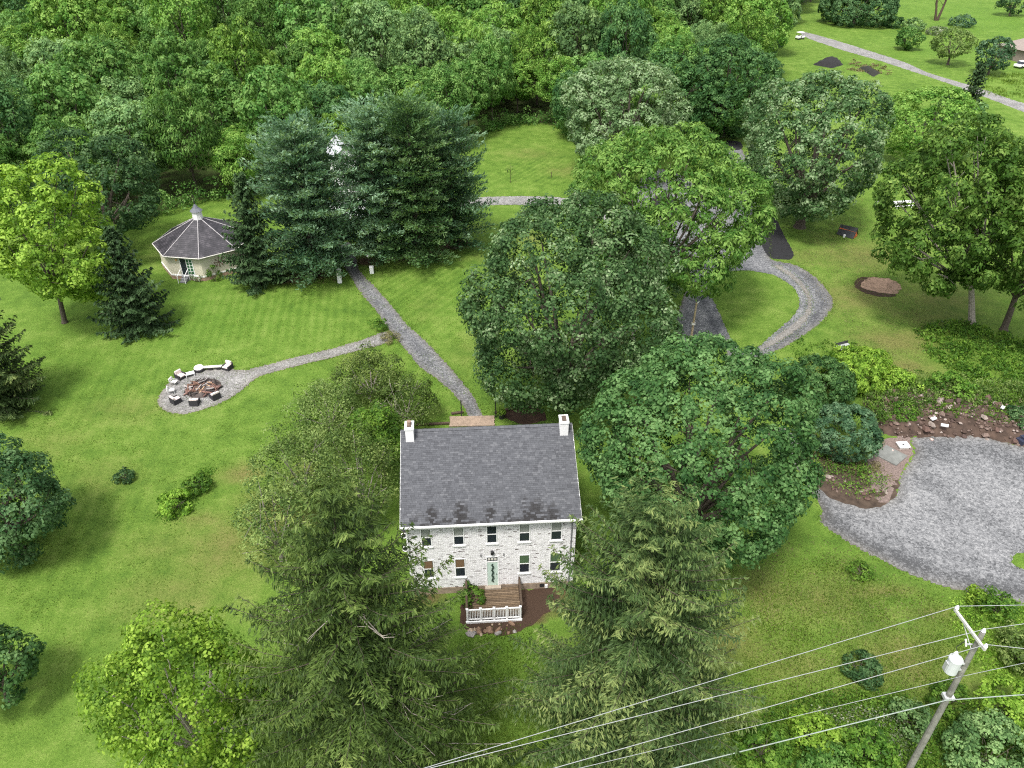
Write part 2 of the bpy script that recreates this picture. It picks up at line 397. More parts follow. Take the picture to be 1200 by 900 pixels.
soil = smooth_ellipses([(530,286,3.2,2.2,1.0),(505,298,3,1.6,.9),(480,302,3,1.5,.9),(365,322,3.2,1.6,1.0),(395,318,1.2,1.2,.8),(335,328,2.5,1.5,.9),(430,306,3,2,.8),(615,715,2.2,1.6,1.1),(575,735,2.6,.5,1.0),
  (500,700,3,2,.6),(650,700,2,2,.8),(612,482,2,.9,.8),(700,430,5,4,.6),(720,395,4,4,.6),(240,322,2.5,.6,1.0),(265,318,3,.6,1.0),(390,600,5,6,.45),(420,520,4,5,.5),(745,720,5,6,.5),(430,800,6,8,.45),(815,600,6,6,.5),(1110,330,5,4,.25),(520,482,1,.4,.6)])
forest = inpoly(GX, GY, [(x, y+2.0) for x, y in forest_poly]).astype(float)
rough = np.clip(smooth_ellipses([(1000,840,9,3.2,1),(1120,860,7,4,1),(1180,760,4,4,1),(1130,400,8,3.5,1.0),(1185,430,6,3,1.0),(990,60,16,9,.35),(900,780,4,4,.6),(580,800,4,5,.35),(430,440,4,2.5,.6)]), 0, 1)
lush = np.clip(smooth_ellipses([(240,370,14,7,1),(80,440,8,8,.5),(590,760,3,4,.9),(880,360,6,6,1),(560,340,6,7,.5),(1080,60,26,14,.9),(1150,20,30,40,1),(500,360,5,6,.6),(480,455,3,2,.5)]), 0, 1)
mow = np.clip(smooth_ellipses([(300,370,14,8,1),(510,340,9,12,.8),(130,460,8,9,.55),(630,200,8,8,.8),(100,620,10,12,.4)]), 0, 1)
gv = np.stack([GX, GY, np.zeros_like(GX)], -1).reshape(-1, 3)
ii = np.arange(nx*ny).reshape(ny, nx)
gf = np.stack([ii[:-1, :-1], ii[:-1, 1:], ii[1:, 1:], ii[1:, :-1]], -1).reshape(-1, 4)
m, n, b = newmat('lawn')
co = N(n, 'ShaderNodeTexCoord').outputs['Object']
big = noise(n, .09, 4, .6, co); med = noise(n, .55, 5, .62, co); fine = noise(n, 5.0, 5, .72, co); fib = noise(n, 17.0, 3, .7, co)
base = ramp(n, [(.26, (.054,.110,.016)), (.5, (.104,.182,.027)), (.76, (.182,.256,.056))])
f = mth(n, 'ADD', mth(n, 'MULTIPLY', med.outputs[0], .38), mth(n, 'MULTIPLY', big.outputs[0], .30))
f = mth(n, 'ADD', f, mth(n, 'MULTIPLY', fine.outputs[0], .32))
f = mth(n, 'ADD', mth(n, 'MULTIPLY', mth(n, 'SUBTRACT', f, .5), 1.9), .5)
def stripes(ang, scale, dist):
    mp = N(n, 'ShaderNodeMapping'); mp.inputs['Rotation'].default_value = (0, 0, ang); n.links.new(co, mp.inputs['Vector'])
    w = N(n, 'ShaderNodeTexWave', wave_type='BANDS', bands_direction='X', Scale=scale, Distortion=dist, Detail=2.0); w.inputs['Detail Scale'].default_value = .4
    n.links.new(mp.outputs[0], w.inputs['Vector']); return w.outputs['Fac']
st = mix(n, attr(n, 'mow_dir'), stripes(radians(-8), .30, 1.2), stripes(radians(32), .30, 1.2))
f = mth(n, 'ADD', f, mth(n, 'MULTIPLY', mth(n, 'MULTIPLY', mth(n, 'SUBTRACT', st, .5), attr(n, 'mow')), .17))
n.links.new(f, base.inputs[0])
c = mix(n, mth(n, 'MULTIPLY', attr(n, 'lush'), .5), base.outputs[0], (.088,.178,.022))
rr = ramp(n, [(.3, (.045,.082,.012)), (.5, (.095,.150,.022)), (.7, (.160,.205,.045))]); n.links.new(fine.outputs[0], rr.inputs[0])
c = mix(n, mth(n, 'MULTIPLY', attr(n, 'rough'), .7), c, rr.outputs[0])
dm = mth(n, 'MULTIPLY', mth(n, 'SUBTRACT', mth(n, 'ADD', mth(n, 'MULTIPLY', attr(n, 'dry'), .75), mth(n, 'MULTIPLY', med.outputs[0], .9)), .42), 2.2, True)
dr_ = ramp(n, [(.3, (.095,.105,.026)), (.6, (.180,.160,.060))]); n.links.new(fine.outputs[0], dr_.inputs[0])
c = mix(n, mth(n, 'MULTIPLY', dm, mth(n, 'MULTIPLY', attr(n, 'dry'), 1.5, True)), c, dr_.outputs[0])
sm = mth(n, 'MULTIPLY', mth(n, 'SUBTRACT', mth(n, 'ADD', attr(n, 'soil'), mth(n, 'MULTIPLY', med.outputs[0], .7)), .72), 3.0, True)
sr = ramp(n, [(.35, (.050,.028,.018)), (.6, (.120,.070,.045))]); n.links.new(fib.outputs[0], sr.inputs[0])
c = mix(n, mth(n, 'MULTIPLY', sm, mth(n, 'MULTIPLY', attr(n, 'soil'), 3.0, True)), c, sr.outputs[0])
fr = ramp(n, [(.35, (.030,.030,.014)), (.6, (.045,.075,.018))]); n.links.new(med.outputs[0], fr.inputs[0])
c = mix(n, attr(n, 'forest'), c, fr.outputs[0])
fk = mth(n, 'ADD', mth(n, 'MULTIPLY', fib.outputs[0], 1.5), .25)
c = mix(n, 1.0, c, fk, 'MULTIPLY')
n.links.new(c, b.inputs['Base Color']); b.inputs['Roughness'].default_value = .9; b.inputs['Specular IOR Level'].default_value = .1
bump(n, b, mth(n, 'ADD', fine.outputs[0], mth(n, 'MULTIPLY', fib.outputs[0], .6)), .7, .14)
LAWN = m
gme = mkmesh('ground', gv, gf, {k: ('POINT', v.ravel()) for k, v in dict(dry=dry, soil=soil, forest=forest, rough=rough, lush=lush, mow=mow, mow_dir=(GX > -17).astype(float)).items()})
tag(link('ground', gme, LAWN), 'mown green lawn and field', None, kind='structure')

# ------------------------------------------------------------------ gravel sheets
def gravel(name, stops, scale=8.0, bigk=.5):
    m, n, b = newmat(name)
    co = N(n, 'ShaderNodeTexCoord').outputs['Object']
    v = N(n, 'ShaderNodeTexVoronoi', Scale=scale); n.links.new(co, v.inputs['Vector'])
    v2 = N(n, 'ShaderNodeTexVoronoi', Scale=scale*2.3); n.links.new(co, v2.inputs['Vector'])
    big = noise(n, .35, 4, .6, co); mid = noise(n, 2.0, 4, .6, co)
    sp = N(n, 'ShaderNodeSeparateColor'); n.links.new(v.outputs['Color'], sp.inputs[0])
    sp2 = N(n, 'ShaderNodeSeparateColor'); n.links.new(v2.outputs['Color'], sp2.inputs[0])
    f = mth(n, 'ADD', mth(n, 'MULTIPLY', sp.outputs[0], .32), mth(n, 'MULTIPLY', sp2.outputs[1], .25))
    f = mth(n, 'ADD', f, mth(n, 'MULTIPLY', big.outputs[0], bigk)); f = mth(n, 'ADD', f, mth(n, 'MULTIPLY', mid.outputs[0], .85-bigk))
    r = ramp(n, stops); n.links.new(mth(n, 'SUBTRACT', mth(n, 'SUBTRACT', f, .2), mth(n, 'MULTIPLY', mth(n, 'MULTIPLY', attr(n, 'track'), mth(n, 'ADD', mid.outputs[0], .5)), .30)), r.inputs[0])
    c = mix(n, mth(n, 'MULTIPLY', attr(n, 'edge'), mth(n, 'MULTIPLY', big.outputs[0], 1.3), True), r.outputs[0], (.115,.095,.060))
    n.links.new(c, b.inputs['Base Color']); b.inputs['Roughness'].default_value = .9; b.inputs['Specular IOR Level'].default_value = .15
    bump(n, b, sp.outputs[0], .8, .05)
    return m
GRAVEL = gravel('gravel', [(.2, (.052,.055,.062)), (.5, (.150,.154,.164)), (.85, (.33,.33,.335))])
GRAVEL_LOT = gravel('lot_gravel', [(.2, (.068,.070,.074)), (.5, (.178,.181,.188)), (.85, (.325,.325,.328))], 6.5, .38)
GRAVEL_DARK = gravel('dark_gravel', [(.2, (.035,.037,.042)), (.5, (.105,.108,.116)), (.85, (.25,.25,.25))])
GRAVEL_PALE = gravel('pale_gravel', [(.2, (.09,.088,.085)), (.5, (.21,.205,.20)), (.85, (.40,.39,.38))])
ASPHALT = simple('black_asphalt', (.018,.018,.020), .8, .3, 2)
MULCH = pieces('mulch_soil', [(0, (.05,.03,.02)), (1, (.10,.06,.04))], scale=9, nvar=.6)
DIRT = simple('dirt', (.062,.044,.032), .95, .45, 1.6, bmp=.6)
EDGES = []
def spline(P, closed=True, step=.35):
    P = [Vector(p) for p in P]; n = len(P); out = []
    for i in range(n if closed else n-1):
        p0, p1, p2, p3 = (P[(i+k-1) % n] if closed else P[min(max(i+k-1, 0), n-1)] for k in range(4))
        k = max(2, int((p2-p1).length/step))
        for j in range(k):
            t = j/k
            out.append(.5*((2*p1)+(p2-p0)*t+(2*p0-5*p1+4*p2-p3)*t*t+(3*p1-p0-3*p2+p3)*t**3))
    if not closed: out.append(P[-1])
    return out
def sheet(name, px, z, mat_, jit=.07, edge=True, label=None, kind='structure'):
    pts = spline([at(*p) for p in px])
    pts = [Vector((p.x+random.gauss(0, jit), p.y+random.gauss(0, jit), z)) for p in pts]
    ar = sum(a.x*b_.y-b_.x*a.y for a, b_ in zip(pts, pts[1:]+pts[:1]))
    if ar < 0: pts.reverse()
    tr = geometry.tessellate_polygon([pts])
    F = []
    for t in tr:
        a, b_, c_ = (pts[i] for i in t)
        F.append(tuple(t) if (b_-a).cross(c_-a).z > 0 else tuple(t[::-1]))
    o = link(name, mkmesh(name, pts, F), mat_); tag(o, label, None, kind=kind)
    if edge: EDGES.append(pts)
    return o
Zp = lambda lst, s, ox, oy: [(ox+x/s, oy+y/s) for x, y in lst]
walk = [(572,505),(560,470),(545,449),(525,426),(500,399),(478,379),(458,355),(440,335),(424,318),(419,304),(412,285),(395,285),(397,305),(408,322),(420,342),(440,366),(452,384),(470,406),(490,430),(513,447),(536,470),(546,488),(548,505)]
WALK = walk
pit = Zp([(118,330),(150,270),(205,222),(280,196),(400,184),(490,192),(565,176),(700,140),(850,105),(1000,62),(1100,28),(1130,60),(1085,88),(1000,112),(850,150),(700,187),(605,213),(545,236),(480,292),(400,338),(300,375),(220,388),(150,370)], 3.636, 150, 380)
PIT = pit
sheet('gravel_path', [(540,233),(600,230),(650,231),(700,238),(735,258),(700,256),(660,243),(600,240),(540,241)], .012, GRAVEL_PALE, label='gravel strip beside the pines at the lawn edge')
outer = [(868,172),(882,205),(896,250),(903,285),(905,303),(930,309),(955,323),(972,342),(978,356),(969,373),(948,391),(920,408),(895,420),(880,432),(850,436)]
inner = [(850,400),(835,412),(800,410),(790,380),(800,345),(806,320),(770,300),(740,270),(730,245),(760,200),(800,205),(845,240),(853,200),(848,172)]
DRV = outer+inner
sheet('lawn_island', [(834,330),(848,320),(872,317),(890,319),(908,323),(925,333),(936,348),(934,364),(918,381),(898,398),(880,413),(868,410),(856,396),(845,372),(835,348)], .018, LAWN, label='round lawn island inside the drive loop', edge=True)
PGV = [(905,311),(925,325),(940,341),(945,357),(937,371),(915,388),(895,402),(882,411),(889,414),(914,401),(938,385),(951,368),(952,350),(944,334),(929,320),(912,310)]
sheet('asphalt_strip', [(840,166),(866,166),(868,175),(842,176)], .02, ASPHALT, .05, False, label='black asphalt strip at the far end of the drive')
sheet('asphalt_strip', [(886,246),(904,250),(918,274),(930,300),(916,304),(900,300),(890,278)], .02, ASPHALT, .05, False, label='black asphalt strip beside the loop drive')
sheet('asphalt_strip', [(765,232),(800,236),(806,255),(775,258)], .02, ASPHALT, .05, False, label='black asphalt patch behind the tall trees')
lot = [(905,500),(925,540),(957,592),(961,614),(993,637),(1031,658),(1061,673),(1107,690),(1152,699),(1200,710),(1320,725),(1400,640),(1320,540),(1200,522),(1175,516),(1144,509),(1092,509),(1066,513),(1069,531),(1052,558),(1046,580),(1020,590),(993,586),(969,574),(950,545),(935,510)]
def grid_sheet(name, px, z, mat_, label, cell=.22, lines=(), seed=3):
    """ragged-edged sheet of small cells; 'track' follows the given wheel lines, 'edge' the rim"""
    poly = [tuple(p)[:2] for p in spline([at(*p) for p in px])]; rng = np.random.default_rng(seed)
    xs = [p[0] for p in poly]; ys = [p[1] for p in poly]
    X, Y = np.meshgrid(np.arange(min(xs), max(xs)+cell, cell), np.arange(min(ys), max(ys)+cell, cell))
    X = X+rng.normal(0, cell*.16, X.shape); Y = Y+rng.normal(0, cell*.16, Y.shape)
    def dist(pl, closed):
        d = np.full(X.shape, 1e9)
        for (x0, y0), (x1, y1) in zip(pl, (pl[1:]+pl[:1]) if closed else pl[1:]):
            t = np.clip(((X-x0)*(x1-x0)+(Y-y0)*(y1-y0))/((x1-x0)**2+(y1-y0)**2+1e-9), 0, 1); d = np.minimum(d, np.hypot(X-x0-t*(x1-x0), Y-y0-t*(y1-y0)))
        return d
    de = dist(poly, True); tr = np.zeros(X.shape)
    for pl, w, st in lines:
        tr = np.maximum(tr, st*np.exp(-(dist([tuple(at(*p))[:2] for p in pl], False)/w)**2))
    I = inpoly(X, Y, poly)&(de > .12*rng.random(X.shape)); ii = np.arange(X.size).reshape(X.shape)
    K = I[:-1, :-1]&I[:-1, 1:]&I[1:, 1:]&I[1:, :-1]
    F = np.stack([ii[:-1, :-1], ii[:-1, 1:], ii[1:, 1:], ii[1:, :-1]], -1)[K]
    o = link(name, mkmesh(name, np.stack([X, Y, np.full(X.shape, z)], -1).reshape(-1, 3), F, {'track': ('POINT', tr.ravel()), 'edge': ('POINT', np.exp(-de/.45).ravel())}), mat_)
    EDGES.append([Vector((x, y, z)) for x, y in poly]); return tag(o, label, None, kind='structure')
grid_sheet('gravel_path', WALK, .012, GRAVEL, 'grey gravel path from the house up to the pines', .16, [([(408,300),(432,345),(462,380),(500,420),(540,465),(562,500)], .5, .25)])
grid_sheet('gravel_path', PIT, .018, GRAVEL_PALE, 'pale gravel fire pit circle with its short path', .16)
grid_sheet('driveway', DRV, .012, GRAVEL, 'grey gravel driveway curling behind the trees', .22, [([(915,306),(955,332),(966,356),(950,380),(910,405)], .45, .5), ([(822,350),(838,385),(850,408)], .5, .5), ([(860,190),(880,250),(890,300)], .8, .4)])
grid_sheet('pale_gravel', PGV, .018, GRAVEL_PALE, 'pale washed gravel along the inner side of the loop', .2)
grid_sheet('gravel_lot', lot, .012, GRAVEL_LOT, 'broad grey gravel parking area', .22, [
  ([(945,560),(962,596),(985,618),(1031,645),(1070,661),(1110,675),(1160,688),(1240,700)], .9, .9), ([(960,560),(985,600),(1040,628),(1110,650),(1200,668)], .5, .35),
  ([(1075,530),(1120,523),(1180,535),(1240,560)], 1.6, .55), ([(1080,560),(1140,600),(1200,640)], 1.0, .3)])
sheet('lot_verge', [(1186,655),(1196,648),(1230,652),(1230,672),(1190,664)], .02, LAWN, .05, label='small grass patch in the gravel lot')
sheet('gravel_lane', [(938,38),(945,44),(985,58),(1030,71),(1070,84),(1100,94),(1150,112),(1186,126),(1230,142),(1230,130),(1186,117),(1150,104),(1090,86),(1060,73),(1020,60),(975,46),(945,38)], .012, GRAVEL_PALE, .12, label='straight gravel lane crossing the far lawn')
sheet('red_gravel', [(1016,548),(1028,528),(1040,515),(1064,511),(1070,530),(1054,558),(1046,580),(1030,588)], .022, simple('reddish_grit', (.165,.125,.11), .95, .5, 9, bmp=.6), .15, False, label='reddish grit between the soil heap and the gravel lot')
sheet('dirt_patch', [(1003,331),(1010,326),(1028,325),(1048,329),(1056,338),(1045,346),(1025,343),(1008,338)], .02, simple('bare_dirt', (.30,.20,.14), .95, .3, 1.2), .1, label='oval patch of bare brown dirt on the right lawn')
sheet('dirt_rim', [(1001,333),(1006,326),(1018,325),(1012,330),(1010,337),(1030,343),(1048,345),(1046,348),(1022,346),(1006,340)], .024, MULCH, .08, False, label='dark soil rim of the dirt oval')
sheet('mulch_bed', [(936,536),(955,528),(985,533),(1010,543),(1030,538),(1052,556),(1048,584),(1022,596),(996,592),(968,580),(946,560)], .02, DIRT, .08, False, label='brown soil below the dark shrubs by the lot')

# ------------------------------------------------------------------ the white brick farmhouse
HX, HY, HYAW = -1.394, 37.494, .067
house = thing('farmhouse', 'white painted brick farmhouse with grey shingle roof and two end chimneys', 'house', (HX, HY, 0), HYAW)
def hw(u, v, z=0): return Vector((HX+cos(HYAW)*u-sin(HYAW)*v, HY+sin(HYAW)*u+cos(HYAW)*v, z))
HW, HD, EZ, RZ, RV, BK = 5.83, 9.30, 7.22, 10.50, 5.825, 3.80
slope = (RZ-EZ)/(RV+.35)
BR = pieces('painted_brick', [(0, (.15,.13,.13)), (.03, (.28,.25,.25)), (.045, (.46,.44,.45)), (.12, (.68,.67,.68)), (1, (.80,.79,.80))], .75, nvar=.10, scale=5)
MORT = simple('painted_mortar', (.68,.67,.68), .85, .1, 8)
openings = [(-.03+a, b_, c_, d_) for a, b_, c_, d_ in ((-4.74,-4.16,4.88,6.52),(-2.54,-1.95,4.88,6.52),(-.27,.32,4.9,6.53),(1.96,2.58,4.9,6.55),(4.15,4.79,4.9,6.58),
            (-4.76,-4.16,1.72,3.46),(-2.55,-1.95,1.68,3.46),(-.33,.38,.60,3.52),(1.97,2.60,1.76,3.54),(4.15,4.83,1.74,3.56))]
bw = B()
zt = EZ+.30*slope-.12
bw.box(-HW, HW, .03, .3, 0, zt-.02)
bw.box(-HW, HW, HD-.3, HD, 0, zt)
for s in (-1, 1):
    x0, x1 = sorted((s*HW, s*(HW-.3)))
    P = [(.3, 0), (HD-.3, 0), (HD-.3, zt), (RV, RZ-.18), (.3, zt+.10)]
    V = [(x0, *p) for p in P]+[(x1, *p) for p in P]; k = len(P)
    bw.add(V, [tuple(range(k))[::-1], tuple(range(k, 2*k))]+[(i, (i+1) % k, k+(i+1) % k, k+i) for i in range(k)])
wall = bw.obj('wall', MORT, house)
bf = B(); ch, bl = .083, .24
row = 0; z = .62
while z+ch < zt:
    x = -HW-(bl/2 if row % 2 else 0)
    while x < HW:
        a, e = max(x, -HW)+.006, min(x+bl, HW)-.006
        if e-a > .05:
            segs = [(a, e)]
            for (o0, o1, p0, p1) in openings:
                if z+ch > p0-.02 and z < p1+.02:
                    ns = []
                    for s0, s1 in segs:
                        if s1 <= o0 or s0 >= o1: ns.append((s0, s1))
                        else:
                            if s0 < o0-.03: ns.append((s0, o0))
                            if s1 > o1+.03: ns.append((o1, s1))
                    segs = ns
            for s0, s1 in segs:
                pr = random.choice((0, .002, .004)); k = len(bf.V)
                r = random.random()
                bf.add([(s0, -pr, z+.006), (s1, -pr, z+.006), (s1, -pr, z+ch-.006), (s0, -pr, z+ch-.006), (s0, .03, z+.006), (s1, .03, z+.006), (s1, .03, z+ch-.006), (s0, .03, z+ch-.006)],
                       [(0, 1, 2, 3), (4, 5, 1, 0), (3, 2, 6, 7), (1, 5, 6, 2), (4, 0, 3, 7)], r)
        x += bl
    z += ch; row += 1
tag(bf.obj('brick', BR, wall), None, None, kind='stuff')
B().box(-HW-.02, HW+.02, -.025, .029, -.3, .60).obj('foundation', simple('foundation_stone', (.27,.21,.16), .9, .3, 3), house)
SHADE = simple('window_shade', (.27,.285,.26), .8, .06, 8)
CURT = [simple('tan_curtain', (.16,.10,.055), .9, .2, 8), simple('green_curtain', (.07,.12,.06), .9, .2, 8)]
for i, (u0, u1, z0, z1) in enumerate(openings):
    if i == 7: continue
    zm = z0+(z1-z0)*.52
    w = B().box(u0-.07, u0, -.03, .02, z0, z1).box(u1, u1+.07, -.03, .02, z0, z1).box(u0-.07, u1+.07, -.032, .02, z1, z1+.09).box(u0, u1, -.015, .02, zm-.035, zm+.035)
    fo = w.obj('window', WHITE, house)
    B().box(u0-.13, u1+.13, -.09, .02, z0-.10, z0).obj('sill', WHITE, fo)
    me = None
    for q, (a, c_) in enumerate(((z0, zm-.035), (zm+.035, z1))):
        B().box(u0, u1, .012, .02, a, c_).obj('pane', GLASS, fo)
    if i not in (2,): # roller shades and curtains drawn over the upper sash
        B().box(u0+.03, u1-.03, .004, .010, zm+.04, z1-.02).obj('shade', SHADE if i < 5 else CURT[0 if i < 7 else 1], fo)
    B().box(u0, u1, -.006, .011, (z0+zm)/2-.4-.02 if i == 9 else z0, (z0+zm)/2-.4 if i == 9 else z0+.05).obj('sash_rail', WHITE, fo)
u0, u1, z0, z1 = openings[7]
door = B().box(u0-.08, u0, -.035, .02, z0, z1).box(u1, u1+.08, -.035, .02, z0, z1).box(u0-.08, u1+.08, -.04, .02, z1, z1+.1).box(u0, u1, -.02, .02, 3.0, 3.10).obj('front_door', WHITE, house)
B().box(u0, u1, .0, .02, z0, 3.0).obj('door_leaf', simple('pale_green_paint', (.50,.62,.55), .5, .05, 6), door)
sc = B()
for k in range(7):
    z = .95+k*.27; d = .06 if k % 2 else -.06
    sc.tube([(.02-d, -.006, z), (.02+d, -.008, z+.16), (.02-d*.6, -.006, z+.27)], [.05, .075, .04], 5)
sc.obj('glass_reflection', simple('dark_reflection', (.03,.05,.04), .2, .2), door)  # twisted reflection in the door glass, modelled as a dark inlay
B().box(u1-.10, u1-.06, -.06, .0, 1.72, 1.82).obj('handle', BLACKM, door)
B().box(u0, u1, .006, .02, 3.10, z1).obj('transom', GLASS, door)
tr = B()
for k in range(3): tr.box(u0+.06+k*.22, u0+.22+k*.22, -.002, .0055, 3.2, 3.40)
tr.obj('transom_pattern', OFFWHITE, door)
B().box(-.55, .6, -.30, -.03, .44, .60).obj('doorstep', simple('step_stone', (.32,.27,.22), .9), house)
lp = B().box(-.10, .12, -.16, -.004, 3.86, 4.14).obj('porch_lamp', BLACKM, house)
B().lathe((.01, -.08, 4.14), [(.12, 0), (.05, .08), (.01, .12)], 8).obj('lamp_cap', BLACKM, lp)
for u in (-.78, .82): B().box(u-.03, u+.03, -.08, .0, 3.66, 3.84).obj('wall_hook', BLACKM, house)
B().box(3.40, 3.75, -.035, -.026, .15, .50).obj('vent_opening', BLACKM, house); B().box(3.78, 3.98, -.12, -.03, .12, .42).obj('white_vent_cover', WHITE, house)
# roof
rb = B()
for s in (-1, 1):   # two slabs meeting at the ridge
    v0 = -.35 if s < 0 else RV+BK; th = .10
    V = [(-HW-.25, v0, EZ-th), (HW+.25, v0, EZ-th), (HW+.25, RV, RZ-th), (-HW-.25, RV, RZ-th), (-HW-.25, v0, EZ), (HW+.25, v0, EZ), (HW+.25, RV, RZ), (-HW-.25, RV, RZ)]
    F = [(3,2,1,0),(4,5,6,7),(0,1,5,4),(1,2,6,5),(2,3,7,6),(3,0,4,7)]
    rb.add(V, F if s < 0 else [f[::-1] for f in F])
roof = rb.obj('roof', simple('roof_felt', (.05,.05,.055), .9), house)
SH = pieces('roof_shingle', [(0, (.066,.068,.076)), (.3, (.080,.083,.092)), (.8, (.093,.096,.106)), (1, (.118,.121,.131))], .85, .2, 10, .25, dict(scale=.9, color=(.030,.029,.030)))
shb = B()
blobs = [(-3.9,.75,1.3),(-2.0,.75,1.9),(-.05,.65,1.7),(3.0,1.1,1.9),(4.2,.9,1.2),(-4.9,.8,.8),(1.2,.5,.9),(2.4,.5,1.8),(-3.0,.6,.8)]
for s in (-1, 1):
    run = RV+.35 if s < 0 else BK; ln = sqrt(run**2+(RZ-EZ)**2); nc = 48 if s < 0 else 34; dcs = ln/nc; cu, su = run/ln, (RZ-EZ)/ln
    for j in range(nc):
        s0 = j*dcs; x = -HW-.27-random.random()*.3
        while x < HW+.27:
            w = random.choice((.16, .22, .26, .32)); a, e = max(x, -HW-.27), min(x+w, HW+.27)
            x += w
            if e-a < .04: continue
            h1 = .018+random.random()*.016; r = random.random()
            st = 0.0
            if s < 0:
                xm = (a+e)/2
                st = max([max(0, 1-((xm-bx)/bwid)**2-(s0/bh)**2*.55) for bx, bwid, bh in blobs]+[max(0, .75-s0*1.3), 0])*.72
                if random.random() < .35: st *= .4
            def pt(xx, ss, up): return (xx, RV+s*(run-ss*cu) + s*up*su, EZ+ss*su+up*cu)
            V = [pt(a+.004, s0-.01, h1), pt(e-.004, s0-.01, h1), pt(e-.004, s0+dcs, .010), pt(a+.004, s0+dcs, .010), pt(a+.004, s0-.01, .003), pt(e-.004, s0-.01, .003)]
            F = [(0,1,2,3), (4,5,1,0), (4,0,3), (5,2,1)]
            shb.add(V, F if s < 0 else [f[::-1] for f in F], r, st)
tag(shb.obj('shingle', SH, roof), None, None, kind='stuff')
rc = B()
for k in range(40):
    x = -HW-.27+k*(2*HW+.54)/40; w = (2*HW+.54)/40-.008; up = .03+.012*(k % 2)
    for s in (-1, 1):
        V = [(x, RV, RZ+up+.03), (x+w, RV, RZ+up+.03), (x+w, RV+s*.17, RZ+up-.06), (x, RV+s*.17, RZ+up-.06)]
        rc.add(V, [(0,1,2,3) if s > 0 else (3,2,1,0)], random.random()*.6+.3)
rc.obj('ridge_cap', SH, roof)
g = B().box(-HW-.3, HW+.3, -.50, -.38, EZ-.13, EZ-.012).obj('gutter', WHITE, house)
B().box(-HW-.24, HW+.24, -.375, -.345, EZ-.28, EZ-.11).obj('fascia', WHITE, house)
B().box(-HW-.24, HW+.24, -.34, -.005, EZ-.26, EZ-.22).obj('soffit', WHITE, house)
for u, mm, zb in ((HW-.32, simple('grey_downspout', (.16,.16,.17), .5), .5), (-HW+.10, WHITE, .5)):
    B().tube([(u, -.44, EZ-.12), (u, -.40, EZ-.3), (u, -.06, EZ-.62), (u, -.055, 3.5), (u, -.055, zb)], .045, 8).obj('downspout', mm, house)
for s in (-1, 1):
    rk = B()
    for e in (-1, 1):
        v0 = -.35 if e < 0 else RV+BK; x0, x1 = s*(HW+.25), s*(HW+.285)
        V = [(x, v0, EZ-.22) for x in (x0, x1)]+[(x, RV, RZ-.22) for x in (x0, x1)]+[(x, v0, EZ-.005) for x in (x0, x1)]+[(x, RV, RZ-.005) for x in (x0, x1)]
        rk.add(V, [(0,1,3,2),(4,6,7,5),(1,5,7,3),(0,2,6,4),(0,4,5,1)])
    rk.obj('rake_board', WHITE, house)
for s, (u0, u1) in ((-1, (-5.72,-5.15)), (1, (5.15,5.73))):
    c_ = B().box(u0, u1, 5.03, 5.88, 9.6, 11.25).obj('chimney', BR, house)
    B().box(u0-.04, u1+.04, 4.99, 5.92, 11.14, 11.28).obj('cap', WHITE, c_)
    B().box(u0+.13, u1-.13, 5.16, 5.75, 11.27, 11.34).obj('flue', simple('flue_brown', (.10,.075,.06), .9), c_)  # solid dark brown block in place of the open flue top
    if s < 0:
        B().lathe(((u0+u1)/2, 5.45, 11.30), [(.16, 0), (.14, .25), (.17, .27), (.17, .31)], 10).obj('flue_pot', simple('clay', (.24,.17,.13), .9), c_)
for zz in (5.55, 4.25):
    mt = B().box(-HW-.36, -HW-.0, .5, .75, zz-.32, zz+.32).obj('vent_box', BLACKM, house)
    ring = [(-HW-.18+.19*cos(a), .47, zz+.24*sin(a)) for a in np.linspace(0, 2*pi, 15)]
    B().tube(ring, .035, 6, False).obj('ring', WHITE, mt)

# ------------------------------------------------------------------ deck, railing, bed of stones
deck = thing('wooden_deck', 'weathered brown plank deck below the front door', 'deck', hw(0, 0), HYAW)
DB = [simple('deck_board_%d' % i, c_, .85, .3, 5) for i, c_ in enumerate(((.15,.105,.065), (.18,.13,.085), (.12,.085,.055)))]
nbd = 17
for k in range(nbd):
    v1 = -.05-k*.148
    B().box(-1.80+random.uniform(-.01, .01), 1.85+random.uniform(-.01, .01), v1-.14, v1-.032, .40, .435+random.uniform(0, .006)).obj('deck_board', DB[random.randrange(3)], deck)
B().box(-1.75, 1.80, -2.55, -.1, .28, .398).obj('deck_frame', DARKWOOD, deck)
for u in (-1.7, 1.75):
    for v in (-2.45, -1.2): B().box(u-.05, u+.05, v-.05, v+.05, -.1, .28).obj('post', DARKWOOD, deck)
for u in (-1.90, 1.90):
    sr_ = thing('side_railing', 'dark timber railing on the %s side of the front deck' % ('left' if u < 0 else 'right'), 'railing', hw(u, 0), HYAW, 'deck side railings')
    for v in (-.12, -1.3, -2.45): B().box(-.05, .05, v-.05, v+.05, -.05, 1.45 if v > -1 else 1.3).obj('post', DARKWOOD, sr_)
    B().box(-.07, .07, -2.5, -.18, 1.30, 1.36).obj('top_rail', DARKWOOD, sr_); B().box(-.03, .03, -2.4, -.18, .62, .70).obj('bottom_rail', DARKWOOD, sr_)
rail = thing('white_railing', 'white baluster railing across the front of the deck', 'railing', hw(0, -2.66), HYAW)
us = (-1.88, -.95, -.02, .86, 1.80)
for k, u in enumerate(us):
    p = B().box(u-.065, u+.065, -.065, .065, -.1, 1.38).obj('post', WHITE, rail)
    B().add([(u-.09, -.09, 1.38), (u+.09, -.09, 1.38), (u+.09, .09, 1.38), (u-.09, .09, 1.38), (u, 0, 1.47)], [(3,2,1,0),(0,1,4),(1,2,4),(2,3,4),(3,0,4)]).obj('post_cap', WHITE, p)
